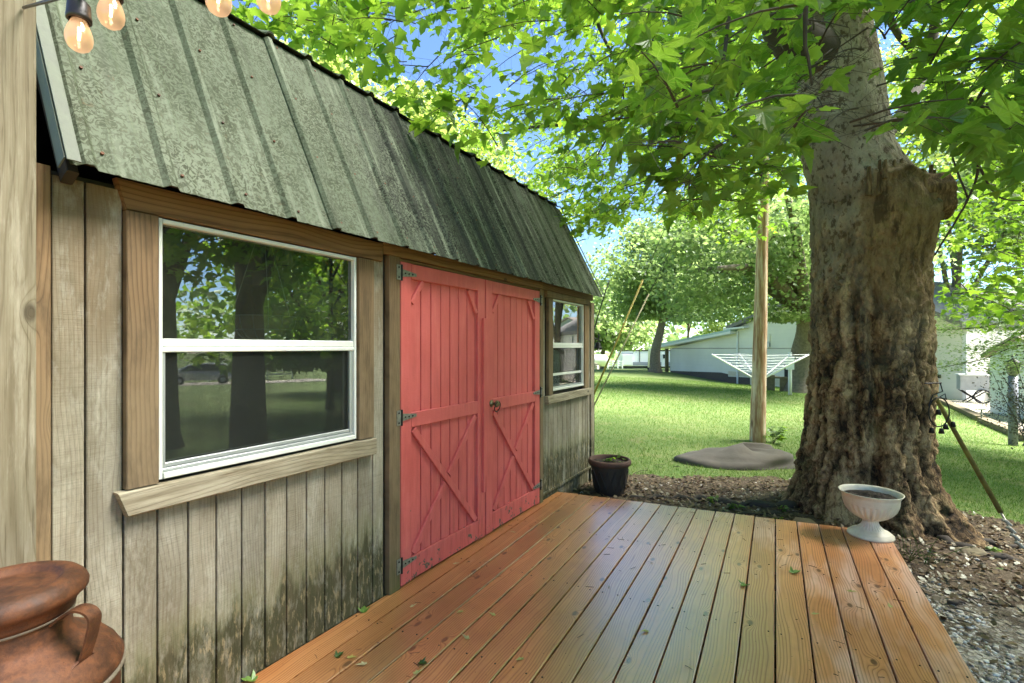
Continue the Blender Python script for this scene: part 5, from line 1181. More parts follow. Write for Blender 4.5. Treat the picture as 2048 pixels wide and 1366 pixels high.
lathe('pot_rim', [(.190, .300), (.206, .302), (.213, .315), (.214, .338), (.206, .352), (.192, .356), (.184, .348), (.182, .31), (.178, .29)], p0, M_terra, pt, 64)
mb = MB()
for k in range(14):
    for s in (1, -1):
        a0 = k * 2 * math.pi / 14
        mb.tube([p0 + Vector(((.150 + .036 * t + .002) * math.cos(a0 + s * .42 * t), (.150 + .036 * t + .002) * math.sin(a0 + s * .42 * t), .055 + .20 * t)) for t in [i / 6 for i in range(7)]], .0034, 4)
mb.build('lattice_relief', M_pot, pt)
soil_disc('potting_soil', (p0.x, p0.y, p0.z + .315), .184, pt, 2)
ps = []; 
for k in range(16): a, r = random.uniform(0, 6.28), random.uniform(0, .16); ps.append((p0.x + r * math.cos(a), p0.y + r * math.sin(a), p0.z + random.uniform(.33, .365)))
ps = np.array(ps); n = len(ps); leafmesh('sprouts', ps, unit(RNG.normal(0, .4, (n, 3)) + np.array([0, 0, 1])), unit(RNG.normal(0, 1, (n, 3))), .055 * (.6 + .7 * RNG.random(n)), M_leaf, pt, V4)

# ------------------------------------------------------------------ rock, flat stones, sticks
def rock(name, c, rx, ry, rz, rot, mat, label, seed, flat=.0, cat='rock'):
    v, f = [], []; nu, nv = 40, 14
    for k in range(nv + 1):
        t = k / nv
        for j in range(nu):
            a = 2 * math.pi * j / nu; n = float(vnoise(np.array([j / nu]), np.array([t * .99]), 6, 3, seed)[0]) - .5; n2 = float(vnoise(np.array([j / nu]), np.array([t * .99]), 18, 8, seed + 1)[0]) - .5
            r = math.sin(t * math.pi / 2) ** .6 * (1 + .4 * n + .10 * n2) if k else 0; z = (1 - t ** 1.3) * (1 + .5 * n + .3 * n2)
            x, y = rx * r * math.cos(a), ry * r * math.sin(a); v.append((c[0] + x * math.cos(rot) - y * math.sin(rot), c[1] + x * math.sin(rot) + y * math.cos(rot), c[2] + rz * z))
    for k in range(nv):
        for j in range(nu): a, b = k * nu + j, k * nu + (j + 1) % nu; f.append((a, a + nu, b + nu, b))
    return tag(mk(name, v, f, mat, smooth=True), label, cat)
q = P(1486, 916, 6.4); rock('flat_boulder', (q.x, q.y, gzf(q.x, q.y) - .06), .80, .44, .24, TH + .05, M_slab, 'large flat grey boulder lying in the lawn in front of the utility pole', 41)
q = P(1612, 1022, 3.98)
fs = MB(); m4 = Matrix.Translation(Vector((q.x, q.y, gzf(q.x, q.y) + .03))) @ Matrix.Rotation(.5, 4, 'Z') @ Matrix.Rotation(.45, 4, 'X')
pr = [(-.10, -.05), (.02, -.08), (.11, -.03), (.07, .07), (-.04, .09), (-.11, .03)]
v = [m4 @ Vector((a, b, .012)) for a, b in pr] + [m4 @ Vector((a * 1.06, b * 1.06, -.02)) for a, b in pr]
fs.add(v, [tuple(range(6)), tuple(range(11, 5, -1))] + [(i, i + 6, (i + 1) % 6 + 6, (i + 1) % 6) for i in range(6)])
tag(fs.build('flagstone', M_kerb), 'tilted tan flagstone between the deck edge and the left foot of the maple', 'stone')
q = P(1575, 1030, 4.05); rock('stone', (q.x, q.y, gzf(q.x, q.y)), .07, .05, .05, .3, M_slab, 'small dark stone left of the tilted flagstone', 44, cat='stone')
q = P(1940, 1125, 3.7); rock('stone', (q.x, q.y, gzf(q.x, q.y)), .11, .07, .05, .6, M_kerb, 'mossy low stone at the right foot of the maple', 45, cat='stone')
for (xa, ya, xb_, yb_, z0, r, lab) in [(1895, 1178, 1930, 1235, 2.85, .013, 'short thick stick lying across the gravel'), (1965, 1075, 1990, 1115, 3.75, .008, 'thin dead twig on the litter right of the maple'), (1430, 1022, 1530, 1012, 4.25, .009, 'long thin dead twig on the soil behind the deck'), (1835, 1108, 1935, 1128, 3.45, .006, 'thin stick beside the grass tuft at the deck corner')]:
    a, b = P(xa, ya, z0), P(xb_, yb_, z0 * 1.0); a.z = gzf(a.x, a.y) + .03; b.z = gzf(b.x, b.y) + .03
    tag(tube('stick', [a, a.lerp(b, .35) + Vector((.01, -.015, .008)), a.lerp(b, .7) + Vector((-.012, .01, .004)), b], [r, r * .9, r * .75, r * .5], M_twig, None, 7), lab, 'stick')
x = RNG.uniform(-1.9, 3.3, 420); y = RNG.uniform(3.4, 6.2, 420); mb = MB()
for a, b in zip(x, y):
    L = random.uniform(.03, .16); t = random.uniform(0, 3.14); p_ = Vector((a, b, gzf(a, b) + .028)); d = Vector((math.cos(t), math.sin(t), random.uniform(-.08, .08))) * L
    if b < 4.3 and a < .65: continue
    mb.tube([p_ - d * .5, p_ + Vector((random.uniform(-.01, .01), random.uniform(-.01, .01), .004)), p_ + d * .5], random.uniform(.0012, .004), 4)
tag(mb.build('fallen_twigs', M_twig), 'small dead twigs strewn over the soil under the maple', 'twigs', kind='stuff')
# fallen leaves on the boards
spots = [(728, 1222, 'g', 'torn green leaf against the siding on the first board'), (678, 1312, 'd', 'dark green curled leaf near the bottom of the deck'), (703, 1316, 'y', 'pale yellow curled leaf beside the dark green one'), (845, 1328, 'd', 'small dark green leaf scrap low on the deck'), (835, 1346, 'y', 'small yellow scrap beside a dark leaf low on the deck'), (985, 1230, 'y', 'yellow folded leaflet in the middle of the orange boards'), (932, 1276, 'p', 'pale torn leaf on the orange boards'), (1026, 1065, 'p', 'pale scrap close to the foot of the doors'), (912, 1128, 'p', 'pale leaf on the first board below the doors'), (826, 1213, 'p', 'pale oval leaf below the left door'), (1590, 1146, 'g', 'green leaf with long stalk on a tan board'), (1488, 1172, 'g', 'small bright green leaf across a board gap'), (1703, 1184, 'y', 'yellow green narrow leaf on a tan board'), (1780, 1213, 'y', 'yellow narrow leaf on the second last board'), (1630, 1229, 'y', 'yellow leaf scrap on a tan board'), (1290, 1264, 'y', 'yellow scrap in the middle of the wet boards'), (500, 1362, 'g', 'pale green leaf at the bottom by the siding'), (1040, 1320, 'y', 'tiny yellow scrap on a wet orange board'), (724, 1330, 'p', 'small pale scrap beside the curled leaves'), (920, 1225, 'y', 'yellow seed wing caught in a board gap'), (1220, 1048, 'n', 'brown seed on the glossy far boards'), (1303, 1126, 'n', 'brown bud on the pale far boards'), (1218, 1174, 'n', 'pale seed on the wet middle boards')]
FM = {'g': leafmat('fresh_fallen_leaf', (.16, .28, .05), (.20, .32, .07), (.2, .3, .05), (.2, .3, .05), .2), 'd': leafmat('dark_fallen_leaf', (.04, .09, .02), (.05, .10, .02), (.1, .15, .02), (.1, .15, .02), .2), 'y': leafmat('yellow_fallen_leaf', (.48, .42, .12), (.55, .50, .20), (.3, .3, .1), (.3, .3, .1), .2), 'p': leafmat('pale_fallen_leaf', (.50, .42, .22), (.55, .48, .28), (.3, .25, .1), (.3, .25, .1), .2), 'n': leafmat('brown_seed', (.28, .18, .09), (.3, .2, .1), (.1, .1, .05), (.1, .1, .05), .1)}
for x, y, k, lab in spots:
    D = FPX * EYE / (y - HOR); q = P(x, y, D); s = {'g': .060, 'd': .045, 'y': .045, 'p': .045, 'n': .022}[k]
    V, F_ = LT[1]; V = V.copy(); V[:, 1] -= .4
    if k in 'ypn': V[:, 0] *= .5
    V[:, 2] = (V[:, 0] ** 2) * 1.1 + .5 * np.maximum(V[:, 1], 0) ** 2 + .04 * np.sin(V[:, 1] * 7); V[:, 2] -= V[:, 2].min()
    mw = Matrix.Translation((q.x, q.y, .0022)) @ Matrix.Rotation(random.uniform(0, 6.28), 4, 'Z') @ Matrix.Scale(s * random.uniform(.85, 1.15), 4)
    tag(mk('fallen_leaf', V.tolist(), F_.tolist(), FM[k], None, mw, local=True), lab, 'leaf', 'leaves and seeds fallen on the deck')
mb = MB()
for k in range(150):
    o = RNG.uniform(-1.8, .65); t = RNG.uniform(1.2, 4.3); q = dn * o + dv_ * t; 
    if q.x < WX + .03: continue
    a = random.uniform(0, 3.14); L = random.uniform(.006, .05); d = Vector((math.cos(a), math.sin(a), 0)) * L; q = q + Vector((0, 0, .003)); mb.tube([q - d * .5, q + d * .1 + Vector((.002, .002, 0)), q + d * .5], random.uniform(.0006, .0014), 4)
tag(mb.build('deck_debris', M_twig), 'tiny twigs and crumbs scattered on the wet boards', 'debris', kind='stuff')

# ------------------------------------------------------------------ utility pole and its stays
b = P(1515, 882, 7.62); zb = gzf(b.x, b.y); t = P(1526, 415, 7.62); dirp = (t - b) / (t.z - b.z)
pole = thing('utility_pole', 'stripped brown and cream wooden utility pole standing on the lawn', 'pole', (b.x, b.y, zb))
s = [Vector((b.x, b.y, 0)) + dirp * (z - b.z) + Vector((0, 0, 0)) for z in np.linspace(zb - .2, 8.5, 26)]
for i, p in enumerate(s): p.z = float(np.linspace(zb - .2, 8.5, 26)[i])
tube('shaft', s, [.115 - .0035 * i + random.uniform(-.0025, .0025) for i in range(26)], M_pole, pole, 28)
tp = s[-3]
q = P(1541, 677, 7.5); mk('tag_plate', *boxv(q.x - .012, q.x + .012, q.y - .06, q.y - .05, q.z - .07, q.z + .07), M_white, pole)
def stay(name, anchor, top, g0, g1, mat, label, r=.018, clamp=False):
    t = thing(name, label, 'cable', anchor); a, c = Vector(anchor), Vector(top)
    tube('steel_wire', [a, c], .004, M_wire, t, 6)
    tube('plastic_guard', [a.lerp(c, g0), a.lerp(c, g1)], r, mat, t, 10)
    if clamp:
        d = (c - a).normalized(); mb = MB(); L = (c - a).length
        for i in range(6): p = a + d * (.06 + .058 * i); mb.tube([p - d * .02 + Vector((.018, 0, 0)), p + Vector((-.004, .0, .012)), p + d * .022 + Vector((-.02, 0, 0))], .012, 6)
        mb.build('spiral_grip', M_galv, t); tube('anchor_rod', [a - d * .4, a + d * .45], .009, M_galv, t, 8)
    return t
gA = P(2052, 1118, 3.95); gA.z = max(gA.z, gzf(gA.x, gA.y) - .1)
ptop = s[-5]
stay('guy_wire', P(2066, 1138, 3.85), P(1530, 195, 7.5), .065, .56, M_moss, 'thick moss-stained yellow stay running down to the right from behind the maple', .019, True)
yA = P(1126, 925, 6.6); yA.z = max(yA.z, gzf(yA.x, yA.y))
stay('guy_wire', P(1140, 900, 6.9), P(1500, 60, 7.5), .10, .385, M_yellow, 'steep yellow stay guard rising beside the shed corner, left one of the pair', .014)
stay('guy_wire', P(1150, 888, 6.9), P(1440, 300, 7.2), .10, .50, M_tan, 'steep pale tan stay guard rising beside the shed corner, right one of the pair', .010)
tag(tube('hanging_cable', [P(1219, 560, 5.9), P(1205, 602, 5.9), P(1182, 680, 5.9), P(1178, 780, 5.95)], .007, M_wire, None, 6), 'dark cable slanting down behind the shed eave corner', 'cable')
# bell on the far end of the shed
bl = thing('dinner_bell', 'small black iron bell on a bracket at the far shed corner', 'bell', (-1.80, 5.2, 1.33))
bc = P(1196, 694, 5.55)
lathe('bell_cup', [(.0, .055), (.018, .054), (.028, .045), (.032, .02), (.040, .0), (.058, -.022), (.055, -.022), (.036, -.004), (.026, .02), (0, .045)], bc, M_black, bl, 24)
mb = MB(); mb.tube([bc + Vector((0, 0, .05)), bc + Vector((0, 0, .09)), Vector((-1.97, 5.19, bc.z + .10))], .007, 6); mb.tube([bc + rv * -.05 + Vector((0, 0, .11)), bc + Vector((0, 0, .085)), bc + rv * .04 + Vector((0, 0, .065))], .008, 6); mb.tube([bc + Vector((0, 0, .07)), bc + rv * .012 + Vector((0, 0, .12)), bc + Vector((0, 0, .17))], [.004, .012, .003], 6)
mb.build('bracket', M_black, bl); tube('clapper', [bc + Vector((0, 0, .03)), bc + Vector((0, 0, -.035)), bc + Vector((0, 0, -.05))], [.003, .009, .003], M_black, bl, 6)
# ring of little bells on the right side of the maple
ch = thing('wind_chime', 'black ring wind chime with five little bells on the right side of the maple trunk', 'wind chime', P(1878, 800, 4.05))
cc = P(1878, 824, 4.05); mb = MB(); mb.tube([cc + rv * (.085 * math.cos(a)) + Vector((0, 0, .12 * math.sin(a))) for a in [i * math.pi / 14 for i in range(29)]], .0055, 5)
mb.tube([cc + rv * -.085 + Vector((0, 0, .05)), cc + rv * -.05 + Vector((0, 0, .14)), cc + rv * .03 + Vector((0, 0, .17)), cc + rv * .01 + Vector((0, 0, .24))], .005, 5); mb.tube([cc + Vector((0, 0, .12)), cc + rv * .05 + Vector((0, 0, .15)), cc + rv * .06 + Vector((0, 0, .10))], .004, 5)
mb.tube([cc + rv * -.12 + Vector((0, 0, .235)), cc + rv * .02 + Vector((0, 0, .24))], .006, 5); mb.build('ring', M_black, ch)
for dx, dz in ((-.005, 0.), (.02, -.155), (.055, -.12), (.115, -.10), (-.06, -.15)):
    p = cc + rv * dx + Vector((0, 0, dz)); lathe('small_bell', [(0, .022), (.012, .021), (.015, .01), (.021, -.022), (.018, -.022), (0, .01)], p, M_black, ch, 14); tube('hanger', [p + Vector((0, 0, .02)), p + Vector((0, 0, .065))], .002, M_black, ch, 4)

# ------------------------------------------------------------------ rotary clothes dryer
hb = P(1520, 800, 14.3); hz = gzf(hb.x, hb.y); hub = P(1518, 762, 14.3)
dry = thing('clothes_dryer', 'white rotary clothes dryer with four raised arms behind the utility pole', 'clothes dryer', (hub.x, hub.y, hz))
tube('mast', [(hub.x, hub.y, hz), (hub.x, hub.y, hub.z + .55)], .028, M_white, dry, 10)
tips = [P(1424, 709, 13.6), P(1618, 709, 13.6), P(1575, 714, 15.4), P(1478, 707, 15.4)]
for tpt in tips: tube('arm', [hub, tpt], .022, M_white, dry, 8); tube('strut', [Vector((hub.x, hub.y, hub.z + .45)), hub.lerp(tpt, .55)], .009, M_white, dry, 6)
mb = MB()
od = [0, 1, 2, 3]
for k in range(7):
    u = .40 + .6 * k / 6
    for i in range(4): a, c = hub.lerp(tips[od[i]], u), hub.lerp(tips[od[(i + 1) % 4]], u); mb.tube([a, a.lerp(c, .5) - Vector((0, 0, .03)), c], .005, 4, False)
tag(mb.build('clothes_line', M_white, dry))
q = P(1580, 788, 17); ms = thing('meter_post', 'short white post with meter box right of the clothes dryer', 'post', (q.x, q.y, gzf(q.x, q.y)))
tube('post_shaft', [(q.x, q.y, gzf(q.x, q.y)), (q.x, q.y, q.z + 1.45)], .06, M_white, ms, 8); mk('meter_box', *boxv(q.x - .13, q.x + .13, q.y - .18, q.y - .07, q.z + .85, q.z + 1.3), M_white, ms)
# ------------------------------------------------------------------ white garage
def wallpt(x):      # the garage gable wall runs between these two corners
    A, B = P(1335, 700, 34), P(1934, 700, 18.2); A.z = B.z = 0
    u = (x - 1024) / FPX; d = Vector((u * CS - SN, u * SN + CS, 0)); e = B - A
    t = (A.x * d.y - A.y * d.x) / (e.y * d.x - e.x * d.y); return A + e * t, t
A0, _ = wallpt(1335); B0, _ = wallpt(1934); we = (B0 - A0).normalized(); wn_ = Vector((we.y, -we.x, 0)); wn_ = wn_ if wn_.dot(Vector((0, 0, 0)) - A0) > 0 else -wn_
def wz(x, y): p, t = wallpt(x); D = -p.x * SN + p.y * CS; return Vector((p.x, p.y, EYE + (HOR - y) / FPX * D)), t
gar = thing('garage', 'long white block garage with pale green lean-to roof and dark foundation', 'garage', (A0.x, A0.y, -.6))
DEPTH = -wn_ * 9
def prism(name, outline, thick, mat, parent, off=0.):
    v = [p + wn_ * off for p in outline] + [p + wn_ * (off - thick) for p in outline]; n = len(outline)
    return mk(name, v, [tuple(range(n)), tuple(range(2 * n - 1, n - 1, -1))] + [(i, i + n, (i + 1) % n + n, (i + 1) % n) for i in range(n)], mat, parent)
def siding_mat():
    t = T('white_block_wall'); Z = t.sep(t.pos())[2]; n = t.noise(t.pos(), .7, 3)
    l = t.mth('FRACT', t.mth('MULTIPLY', Z, 5.)); k = t.mth('MULTIPLY', t.rng(l, .0, .1, 1., 0.), .12)
    c = t.mix(t.rng(n, .3, .7), (.68, .66, .58), (.78, .76, .68)); c = t.mix(k, c, (.3, .33, .33))
    lo = t.rng(t.mth('ADD', Z, t.mth('MULTIPLY', n, .3)), -.55, -.1, .5, 0.); return t.bsdf(t.mix(lo, c, (.70, .60, .42)), .8)
M_block = siding_mat()
pts = [wz(x, y)[0] for x, y in [(1340, 744), (1440, 760), (1500, 772), (1600, 792), (1700, 797), (1934, 806), (1934, 655), (1700, 560), (1475, 650), (1475, 664), (1340, 697)]]
prism('wall', pts, 8.5, M_block, gar)
prism('foundation', [wz(x, y)[0] for x, y in [(1342, 741.5), (1442, 745), (1456, 748), (1456, 753), (1500, 755), (1500, 778), (1440, 762), (1342, 746)]], .05, M_brick, gar, .03)
prism('foundation', [wz(x, y)[0] for x, y in [(1856, 795), (1894, 796), (1894, 806), (1856, 806)]], .05, M_brick, gar, .03)
prism('cream_band', [wz(x, y)[0] for x, y in [(1457, 742), (1500, 746), (1560, 752), (1560, 770), (1501, 766), (1501, 754), (1457, 751)]], .03, M_cream, gar, .012)
def roofslab(name, x1, y1, x2, y2, th, mat, over=.5):
    a, b = wz(x1, y1)[0], wz(x2, y2)[0]; u = Vector((0, 0, th)); v = [a, b, b + u, a + u]; v = [p + wn_ * over for p in v] + [p - wn_ * 9 for p in v]
    return mk(name, v, [(0, 1, 2, 3), (7, 6, 5, 4), (0, 4, 5, 1), (1, 5, 6, 2), (2, 6, 7, 3), (3, 7, 4, 0)], mat, gar)
roofslab('lean_to_roof', 1318, 694, 1474, 664, .16, M_teal); roofslab('fascia', 1319, 697.5, 1474, 667.5, .14, M_white, .53)
roofslab('gable_roof', 1462, 660, 1700, 560, .22, M_shingle, .4); roofslab('gable_roof', 1700, 560, 1938, 656, .22, M_shingle, .4)
prism('fascia_return', [wz(x, y)[0] for x, y in [(1458, 657), (1500, 653), (1500, 656), (1458, 661)]], .4, M_white, gar, .45)
mb = MB(); 
for x, y0, y1 in [(1477, 662, 776)]: mb.tube([wz(x, y0)[0] + wn_ * .08, wz(x, y1)[0] + wn_ * .08], .05, 8)
mb.build('downspout', M_white, gar)
a = wz(1336, 697)[0] + wn_ * .1; c = wz(1336, 744)[0] + wn_ * .1; tube('corner_post', [c, a], .13, M_kerb, gar, 6)
def wbox(name, x0, x1, y0, y1, th, mat, off=.0):
    return prism(name, [wz(x0, y1)[0], wz(x1, y1)[0], wz(x1, y0)[0], wz(x0, y0)[0]], th, mat, gar, off + th)
wbox('corner_trim', 1926, 1934, 668, 800, .04, M_white); wbox('gable_line', 1482, 1600, 610, 612, .03, M_block); wbox('siding_line', 1345, 1600, 696, 697.2, .02, M_shinbr)
wbox('wall_box', 1875, 1882, 749, 756, .15, M_black); wbox('wall_box', 1860, 1866, 745, 751, .1, M_shinbr); wbox('conduit', 1875.5, 1876.5, 756, 800, .03, M_offw)
wbox('door_opening', 1570, 1578, 728, 768, .05, M_black); wbox('side_window', 1583, 1590, 735, 755, .05, M_offw); wbox('wall_lamp', 1536, 1541, 683, 694, .12, M_alu)
bx_ = P(1548, 775, 19.5); mb = MB(); q = bx_
for i in range(3): mb.box(q.x - .7 + i * .45, q.x - .42 + i * .45, q.y - .1, q.y + .1, gzf(q.x, q.y), gzf(q.x, q.y) + .5 + .12 * (i % 2))
mb.box(q.x - .75, q.x + .75, q.y - .15, q.y + .15, gzf(q.x, q.y) + .5, gzf(q.x, q.y) + .56)
tag(mb.build('lumber_rack', M_kerb), 'low brown timber rack against the garage behind the clothes dryer', 'rack')

# ------------------------------------------------------------------ right hand buildings
def house(name, label, x0, x1, D, y0, yt, depth, wall, roofm, ridge, cat='shed', door=True, rot=0.):
    a, b = P(x0, y0, D), P(x1, y0, D + rot); a.z = b.z = min(gzf(a.x, a.y), gzf(b.x, b.y)); h = (HOR - yt) / FPX * D + EYE - a.z
    e = (b - a).normalized(); n_ = Vector((-e.y, e.x, 0)); n_ = n_ if n_.dot(a) > 0 else -n_; W = (b - a).length; t = thing(name, label, cat, a)
    up = Vector((0, 0, 1)); m = (a + b) / 2 + up * (h + ridge)
    v = [a, b, b + up * h, m, a + up * h]; v = v + [p + n_ * depth for p in v]
    mk('wall', v, [(0, 1, 2, 3, 4), (9, 8, 7, 6, 5), (0, 5, 6, 1), (1, 6, 7, 2), (4, 9, 5, 0)], wall, t)
    for s in (0, 1):
        p, q = (a + up * h - e * .15 - up * .05, m) if s == 0 else (m, b + up * h + e * .15 - up * .05); r = [p, q, q + up * .1, p + up * .1]; r = [k - n_ * .15 for k in r] + [k + n_ * (depth + .15) for k in r]
        mk('roof', r, [(0, 1, 2, 3), (7, 6, 5, 4), (0, 4, 5, 1), (1, 5, 6, 2), (2, 6, 7, 3), (3, 7, 4, 0)], roofm, t)
    def pl(nm, u0, u1, z0, z1, th, mat, par=t): 
        r = [a + e * u0 + up * z0, a + e * u1 + up * z0, a + e * u1 + up * z1, a + e * u0 + up * z1]; r = [k - n_ * (th + .002) for k in r] + [k - n_ * .002 for k in r]
        return mk(nm, r, [(0, 1, 2, 3), (7, 6, 5, 4), (0, 4, 5, 1), (1, 5, 6, 2), (2, 6, 7, 3), (3, 7, 4, 0)], mat, par)
    return t, pl, W, h
t, pl, W, h = house('small_shed', 'little pale green-white lap-sided shed on skids at the right edge', 1981, 2110, 14.2, 815, 712, 2.5, M_offw, M_shinbr, .5, rot=-2.0)
k = 0; zq = .05
while zq < h - .05: pl('clapboard', .0, W, zq, zq + .14, .012 + .004 * (k % 2), M_offw); zq += .15; k += 1
dd2 = pl('door', W * .33, W * .62, .1, h - .12, .035, M_white); pl('handle', W * .35, W * .36, h * .5, h * .56, .06, M_black)
pl('skid', 0, W, -.08, .03, .05, M_kerb)
t, pl, W, h = house('brown_house', 'brown-roofed house behind the small shed, half hidden by leaves', 1962, 2300, 26, 760, 655, 7, M_offw, M_shinbr, 1.4, 'house', rot=2)
pl('window', 1.0, 2.4, 1.0, 2.0, .04, M_carglass)
dw = []
for x, y, D in [(1858, 806, 17.8), (1905, 813, 15.6), (1960, 846, 12.4), (2048, 884, 10.4), (2300, 940, 8.5), (2500, 850, 16), (2100, 788, 22), (1940, 789, 21)]:
    q = P(x, y, D); dw.append((q.x, q.y))
patch('driveway', dw, M_conc, .02, .25)
for (x0, y0, D0, x1, y1, D1, lab) in [(1884, 798, 17.0, 1963, 846, 12.6, 'mossy timber edging along the driveway, left length'), (1966, 846, 12.4, 2060, 886, 10.2, 'mossy timber edging along the driveway, right length')]:
    a, b = P(x0, y0, D0), P(x1, y1, D1); a.z = gzf(a.x, a.y) + .14; b.z = gzf(b.x, b.y) + .14
    tag(bar('edging', a, b, .22, .3, (0, 0, 1), M_kerb, None, .01), lab, 'edging', 'timber edging of the driveway')
q = P(1963, 846, 12.3); zb = gzf(q.x, q.y)
st = thing('stake', 'short grey stake with flat cap at the joint of the driveway edging', 'stake', (q.x, q.y, zb)); tube('rod', [(q.x, q.y, zb - .1), (q.x, q.y, zb + .34)], .018, M_galv, st, 6); mk('cap', *boxv(q.x - .07, q.x + .07, q.y - .05, q.y + .05, zb + .34, zb + .37), M_alu, st)
q = P(2026, 860, 9.6); zb = gzf(q.x, q.y)
lp = thing('lamp_post', 'dark grey lamp post at the right edge before the small shed', 'lamp post', (q.x, q.y, zb)); tube('post_shaft', [(q.x, q.y, zb), (q.x, q.y, P(2026, 752, 9.6).z)], .075, plain('grey_paint', (.14, .15, .20), .5), lp, 12)
zt_ = P(2026, 752, 9.6).z; lathe('lantern', [(0, .34), (.03, .33), (.13, .25), (.12, .24), (.09, .05), (.05, .0), (0, 0)], (q.x, q.y, zt_), M_galv, lp, 8, smooth=False); lathe('cap', [(0, .36), (.14, .25), (.14, .24), (0, .245)], (q.x, q.y, zt_), M_black, lp, 8)
q = P(1945, 800, 17.5); zb = gzf(q.x, q.y) + .02; W0 = .38
cm = thing('cart', 'small grey-white wheeled bin cart beside the garage corner', 'cart', (q.x, q.y, zb))
z1 = P(1945, 774, 17.5).z; z2 = P(1945, 760, 17.5).z + .1
mb = MB(); mb.box(q.x - W0, q.x + W0, q.y - .25, q.y + .25, z1 - .1, z2 + .06); mb.build('bin', plain('grey_bin', (.42, .43, .45), .5), cm)
mk('lid', *boxv(q.x - W0 - .04, q.x + W0 + .04, q.y - .29, q.y + .29, z2 + .061, z2 + .11), M_white, cm)
mb = MB()
for s in (-1, 1):
    for s2 in (-1, 1): mb.tube([(q.x + s * W0 * .9, q.y + s2 * .2, z1 - .1), (q.x - s * W0 * .6, q.y + s2 * .2, zb)], .02, 5)
mb.build('crossed_legs', M_black, cm)
wc = Vector((q.x + .2, q.y - .3, zb + .24)); tube('wheel', [wc + Vector((.23 * math.cos(a), 0, .23 * math.sin(a))) for a in [i * math.pi / 10 for i in range(21)]], .025, M_tyre, cm, 6)
# ------------------------------------------------------------------ camping trailer, tank, rail fence
def bx2(name, x0, x1, y0, y1, D, dep, mat, parent, off=0.):
    a, b, c, d = [P(x, y, D - off) for x, y in ((x0, y1), (x1, y1), (x1, y0), (x0, y0))]; v = [a, b, c, d]; v = v + [p + fv * dep for p in v]
    return mk(name, v, [(0, 1, 2, 3), (7, 6, 5, 4), (0, 4, 5, 1), (1, 5, 6, 2), (2, 6, 7, 3), (3, 7, 4, 0)], mat, parent)
rvn = thing('camping_trailer', 'white and grey camping trailer parked beyond the lawn', 'trailer', P(1290, 740, 64))
bx2('body', 1243, 1420, 702, 732, 64, 2.4, M_rvw, rvn); bx2('roof_edge', 1242, 1421, 700, 702.2, 64, 2.5, M_black, rvn, .05)
bx2('grey_stripe', 1266, 1420, 724, 731, 64, .05, M_rvg, rvn, .06); bx2('grey_stripe', 1243, 1266, 706, 708, 64, .05, M_rvg, rvn, .06); bx2('skirt', 1243, 1420, 732, 736, 64, 2.3, M_black, rvn, -.05)
bx2('slide_out', 1245, 1265, 710, 730, 64, .3, M_white, rvn, .30); bx2('body_seam', 1279, 1280, 702, 724, 64, .05, M_black, rvn, .06)
w_ = bx2('window', 1301, 1315, 710, 718, 64, .05, M_carglass, rvn, .08); bx2('door', 1323, 1333, 707, 733, 64, .06, M_white, rvn, .09); bx2('door_window', 1326, 1331, 709, 717, 64, .05, M_carglass, rvn, .14)
for x in (1300, 1316): q = P(x, 736, 63.8); tube('wheel', [q - fv * .1, q + fv * .1], .36, M_tyre, rvn, 16)
for x in (1255, 1262, 1309): bx2('latch', x, x + 1.2, 727, 728.5, 64, .05, M_black, rvn, .10)
tk = thing('propane_tank', 'long silver-white propane tank lying at the shed corner beyond the lawn', 'tank', P(1190, 730, 42))
c = P(1196, 721, 42); r = .50; L = 1.5; cap_ = [(0, -L - .3), (r * .5, -L - .25), (r * .85, -L - .12), (r, -L), (r, L), (r * .85, L + .12), (r * .5, L + .25), (0, L + .3)]
lathe('tank_shell', cap_, c - rv * .9, M_tank, tk, 28, axis=rv); lathe('dome', [(0, .15), (.15, .12), (.2, 0)], c - rv * .8 + Vector((0, 0, r * .98)), M_tank, tk, 14)
for s in (-1, 1): mk('saddle', *boxv(c.x - .9 * CS + s * .9 - .1, c.x - .9 * CS + s * .9 + .1, c.y - .9 * SN - .35, c.y - .9 * SN + .35, c.z - r - .25, c.z - r + .12), M_conc, tk)
fn = thing('rail_fence', 'white board rail fence between the tank and the camping trailer', 'fence', P(1230, 735, 58))
for y in (722.5, 727, 731.5): bar('rail', P(1205, y, 58), P(1246, y, 58), .13, .04, -fv, M_white, fn)
for x in (1206, 1216, 1226, 1236, 1245): bar('post', P(x, 737, 57.9), P(x, 720.5, 57.9), .13, .13, -fv, M_white, fn)
q = P(1303, 735, 58); po_ = thing('white_pole', 'pale pole rising just left behind the shade tree', 'pole', q); tube('shaft', [q, P(1306, 650, 58)], .45, M_bark2 if False else plain('pale_pole', (.55, .55, .52), .7), po_, 12)

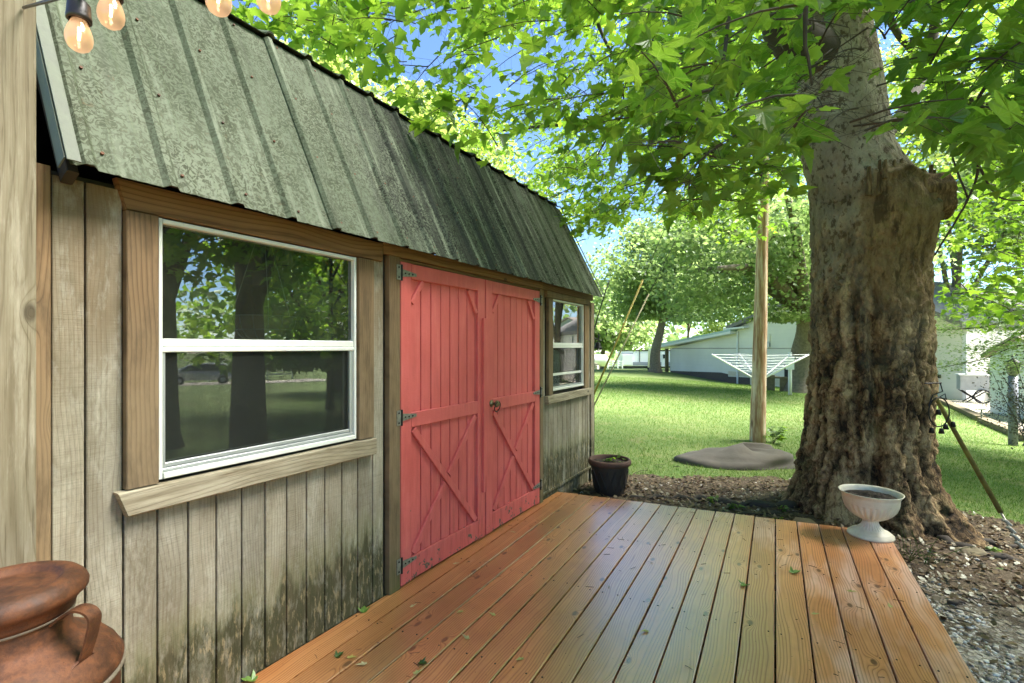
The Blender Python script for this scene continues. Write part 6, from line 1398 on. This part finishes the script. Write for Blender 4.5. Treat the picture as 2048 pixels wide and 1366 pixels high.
# ------------------------------------------------------------------ car on the drive beside the garden (mirrored in the window)
cx0, cy0 = 36.0, 21.0; cz0 = gzf(cx0, cy0)
car = thing('parked_car', 'silver car parked beyond the garden, mirrored small in the big window', 'car', (cx0, cy0, cz0))
ang_ = math.radians(118); cm4 = Matrix.Translation((cx0, cy0, cz0)) @ Matrix.Rotation(ang_, 4, 'Z')
pr = [(-2.3, .35), (-2.35, .75), (-2.2, .95), (-1.55, 1.02), (-.95, 1.45), (-.3, 1.60), (1.0, 1.60), (1.9, 1.5), (2.25, 1.0), (2.3, .5), (2.2, .32)]
n = len(pr); v = [cm4 @ Vector((a, s * (.9 if z < 1.1 else .70), z)) for s in (-1, 1) for a, z in pr]
mk('body', v, [tuple(range(n)), tuple(range(2 * n - 1, n - 1, -1))] + [(i, i + n, (i + 1) % n + n, (i + 1) % n) for i in range(n)], M_car, car)
gl = [(-1.35, 1.06), (-.88, 1.42), (-.3, 1.53), (.95, 1.53), (1.75, 1.45), (2.0, 1.06)]
for s in (-1, 1):
    v = [cm4 @ Vector((a, s * ((.91 if z < 1.1 else .725) + o), z)) for o in (.0, .02) for a, z in gl]; m_ = len(gl)
    mk('side_glass', v, [tuple(range(m_)), tuple(range(2 * m_ - 1, m_ - 1, -1))] + [(i, i + m_, (i + 1) % m_ + m_, (i + 1) % m_) for i in range(m_)], M_carglass, car)
    for a in (-1.45, 1.4):
        wl = lathe('wheel', [(0, -.1), (.2, -.1), (.33, -.09), (.35, 0), (.33, .09), (.2, .1), (0, .1)], cm4 @ Vector((a, s * .86, .34)), M_tyre, car, 20, axis=cm4.to_3x3() @ Vector((0, 1, 0)))
        lathe('rim', [(0, .0), (.2, .01), (.2, -.01), (0, -.01)], cm4 @ Vector((a, s * .965, .34)), M_alu, wl, 14, axis=cm4.to_3x3() @ Vector((0, 1, 0)))
q = [(30, 32), (32, 14), (34, 4), (40, 4), (41, 16), (40, 34)]
patch('gravel_drive', q, M_conc, .02, .5)
fz = thing('garden_fence', 'white board fence behind the parked car, mirrored in the big window', 'fence', (43, 20, gzf(43, 20)))
for k in (.5, .85, 1.2): bar('rail', (43, 8, gzf(43, 8) + k), (43, 34, gzf(43, 34) + k), .16, .05, (-1, 0, 0), M_white, fz)
for k in range(10): bar('post', (43.05, 8 + 2.9 * k, gzf(43, 8 + 2.9 * k) - .2), (43.05, 8 + 2.9 * k, gzf(43, 8 + 2.9 * k) + 1.35), .14, .14, (-1, 0, 0), M_white, fz)
bpy.context.view_layer.update()
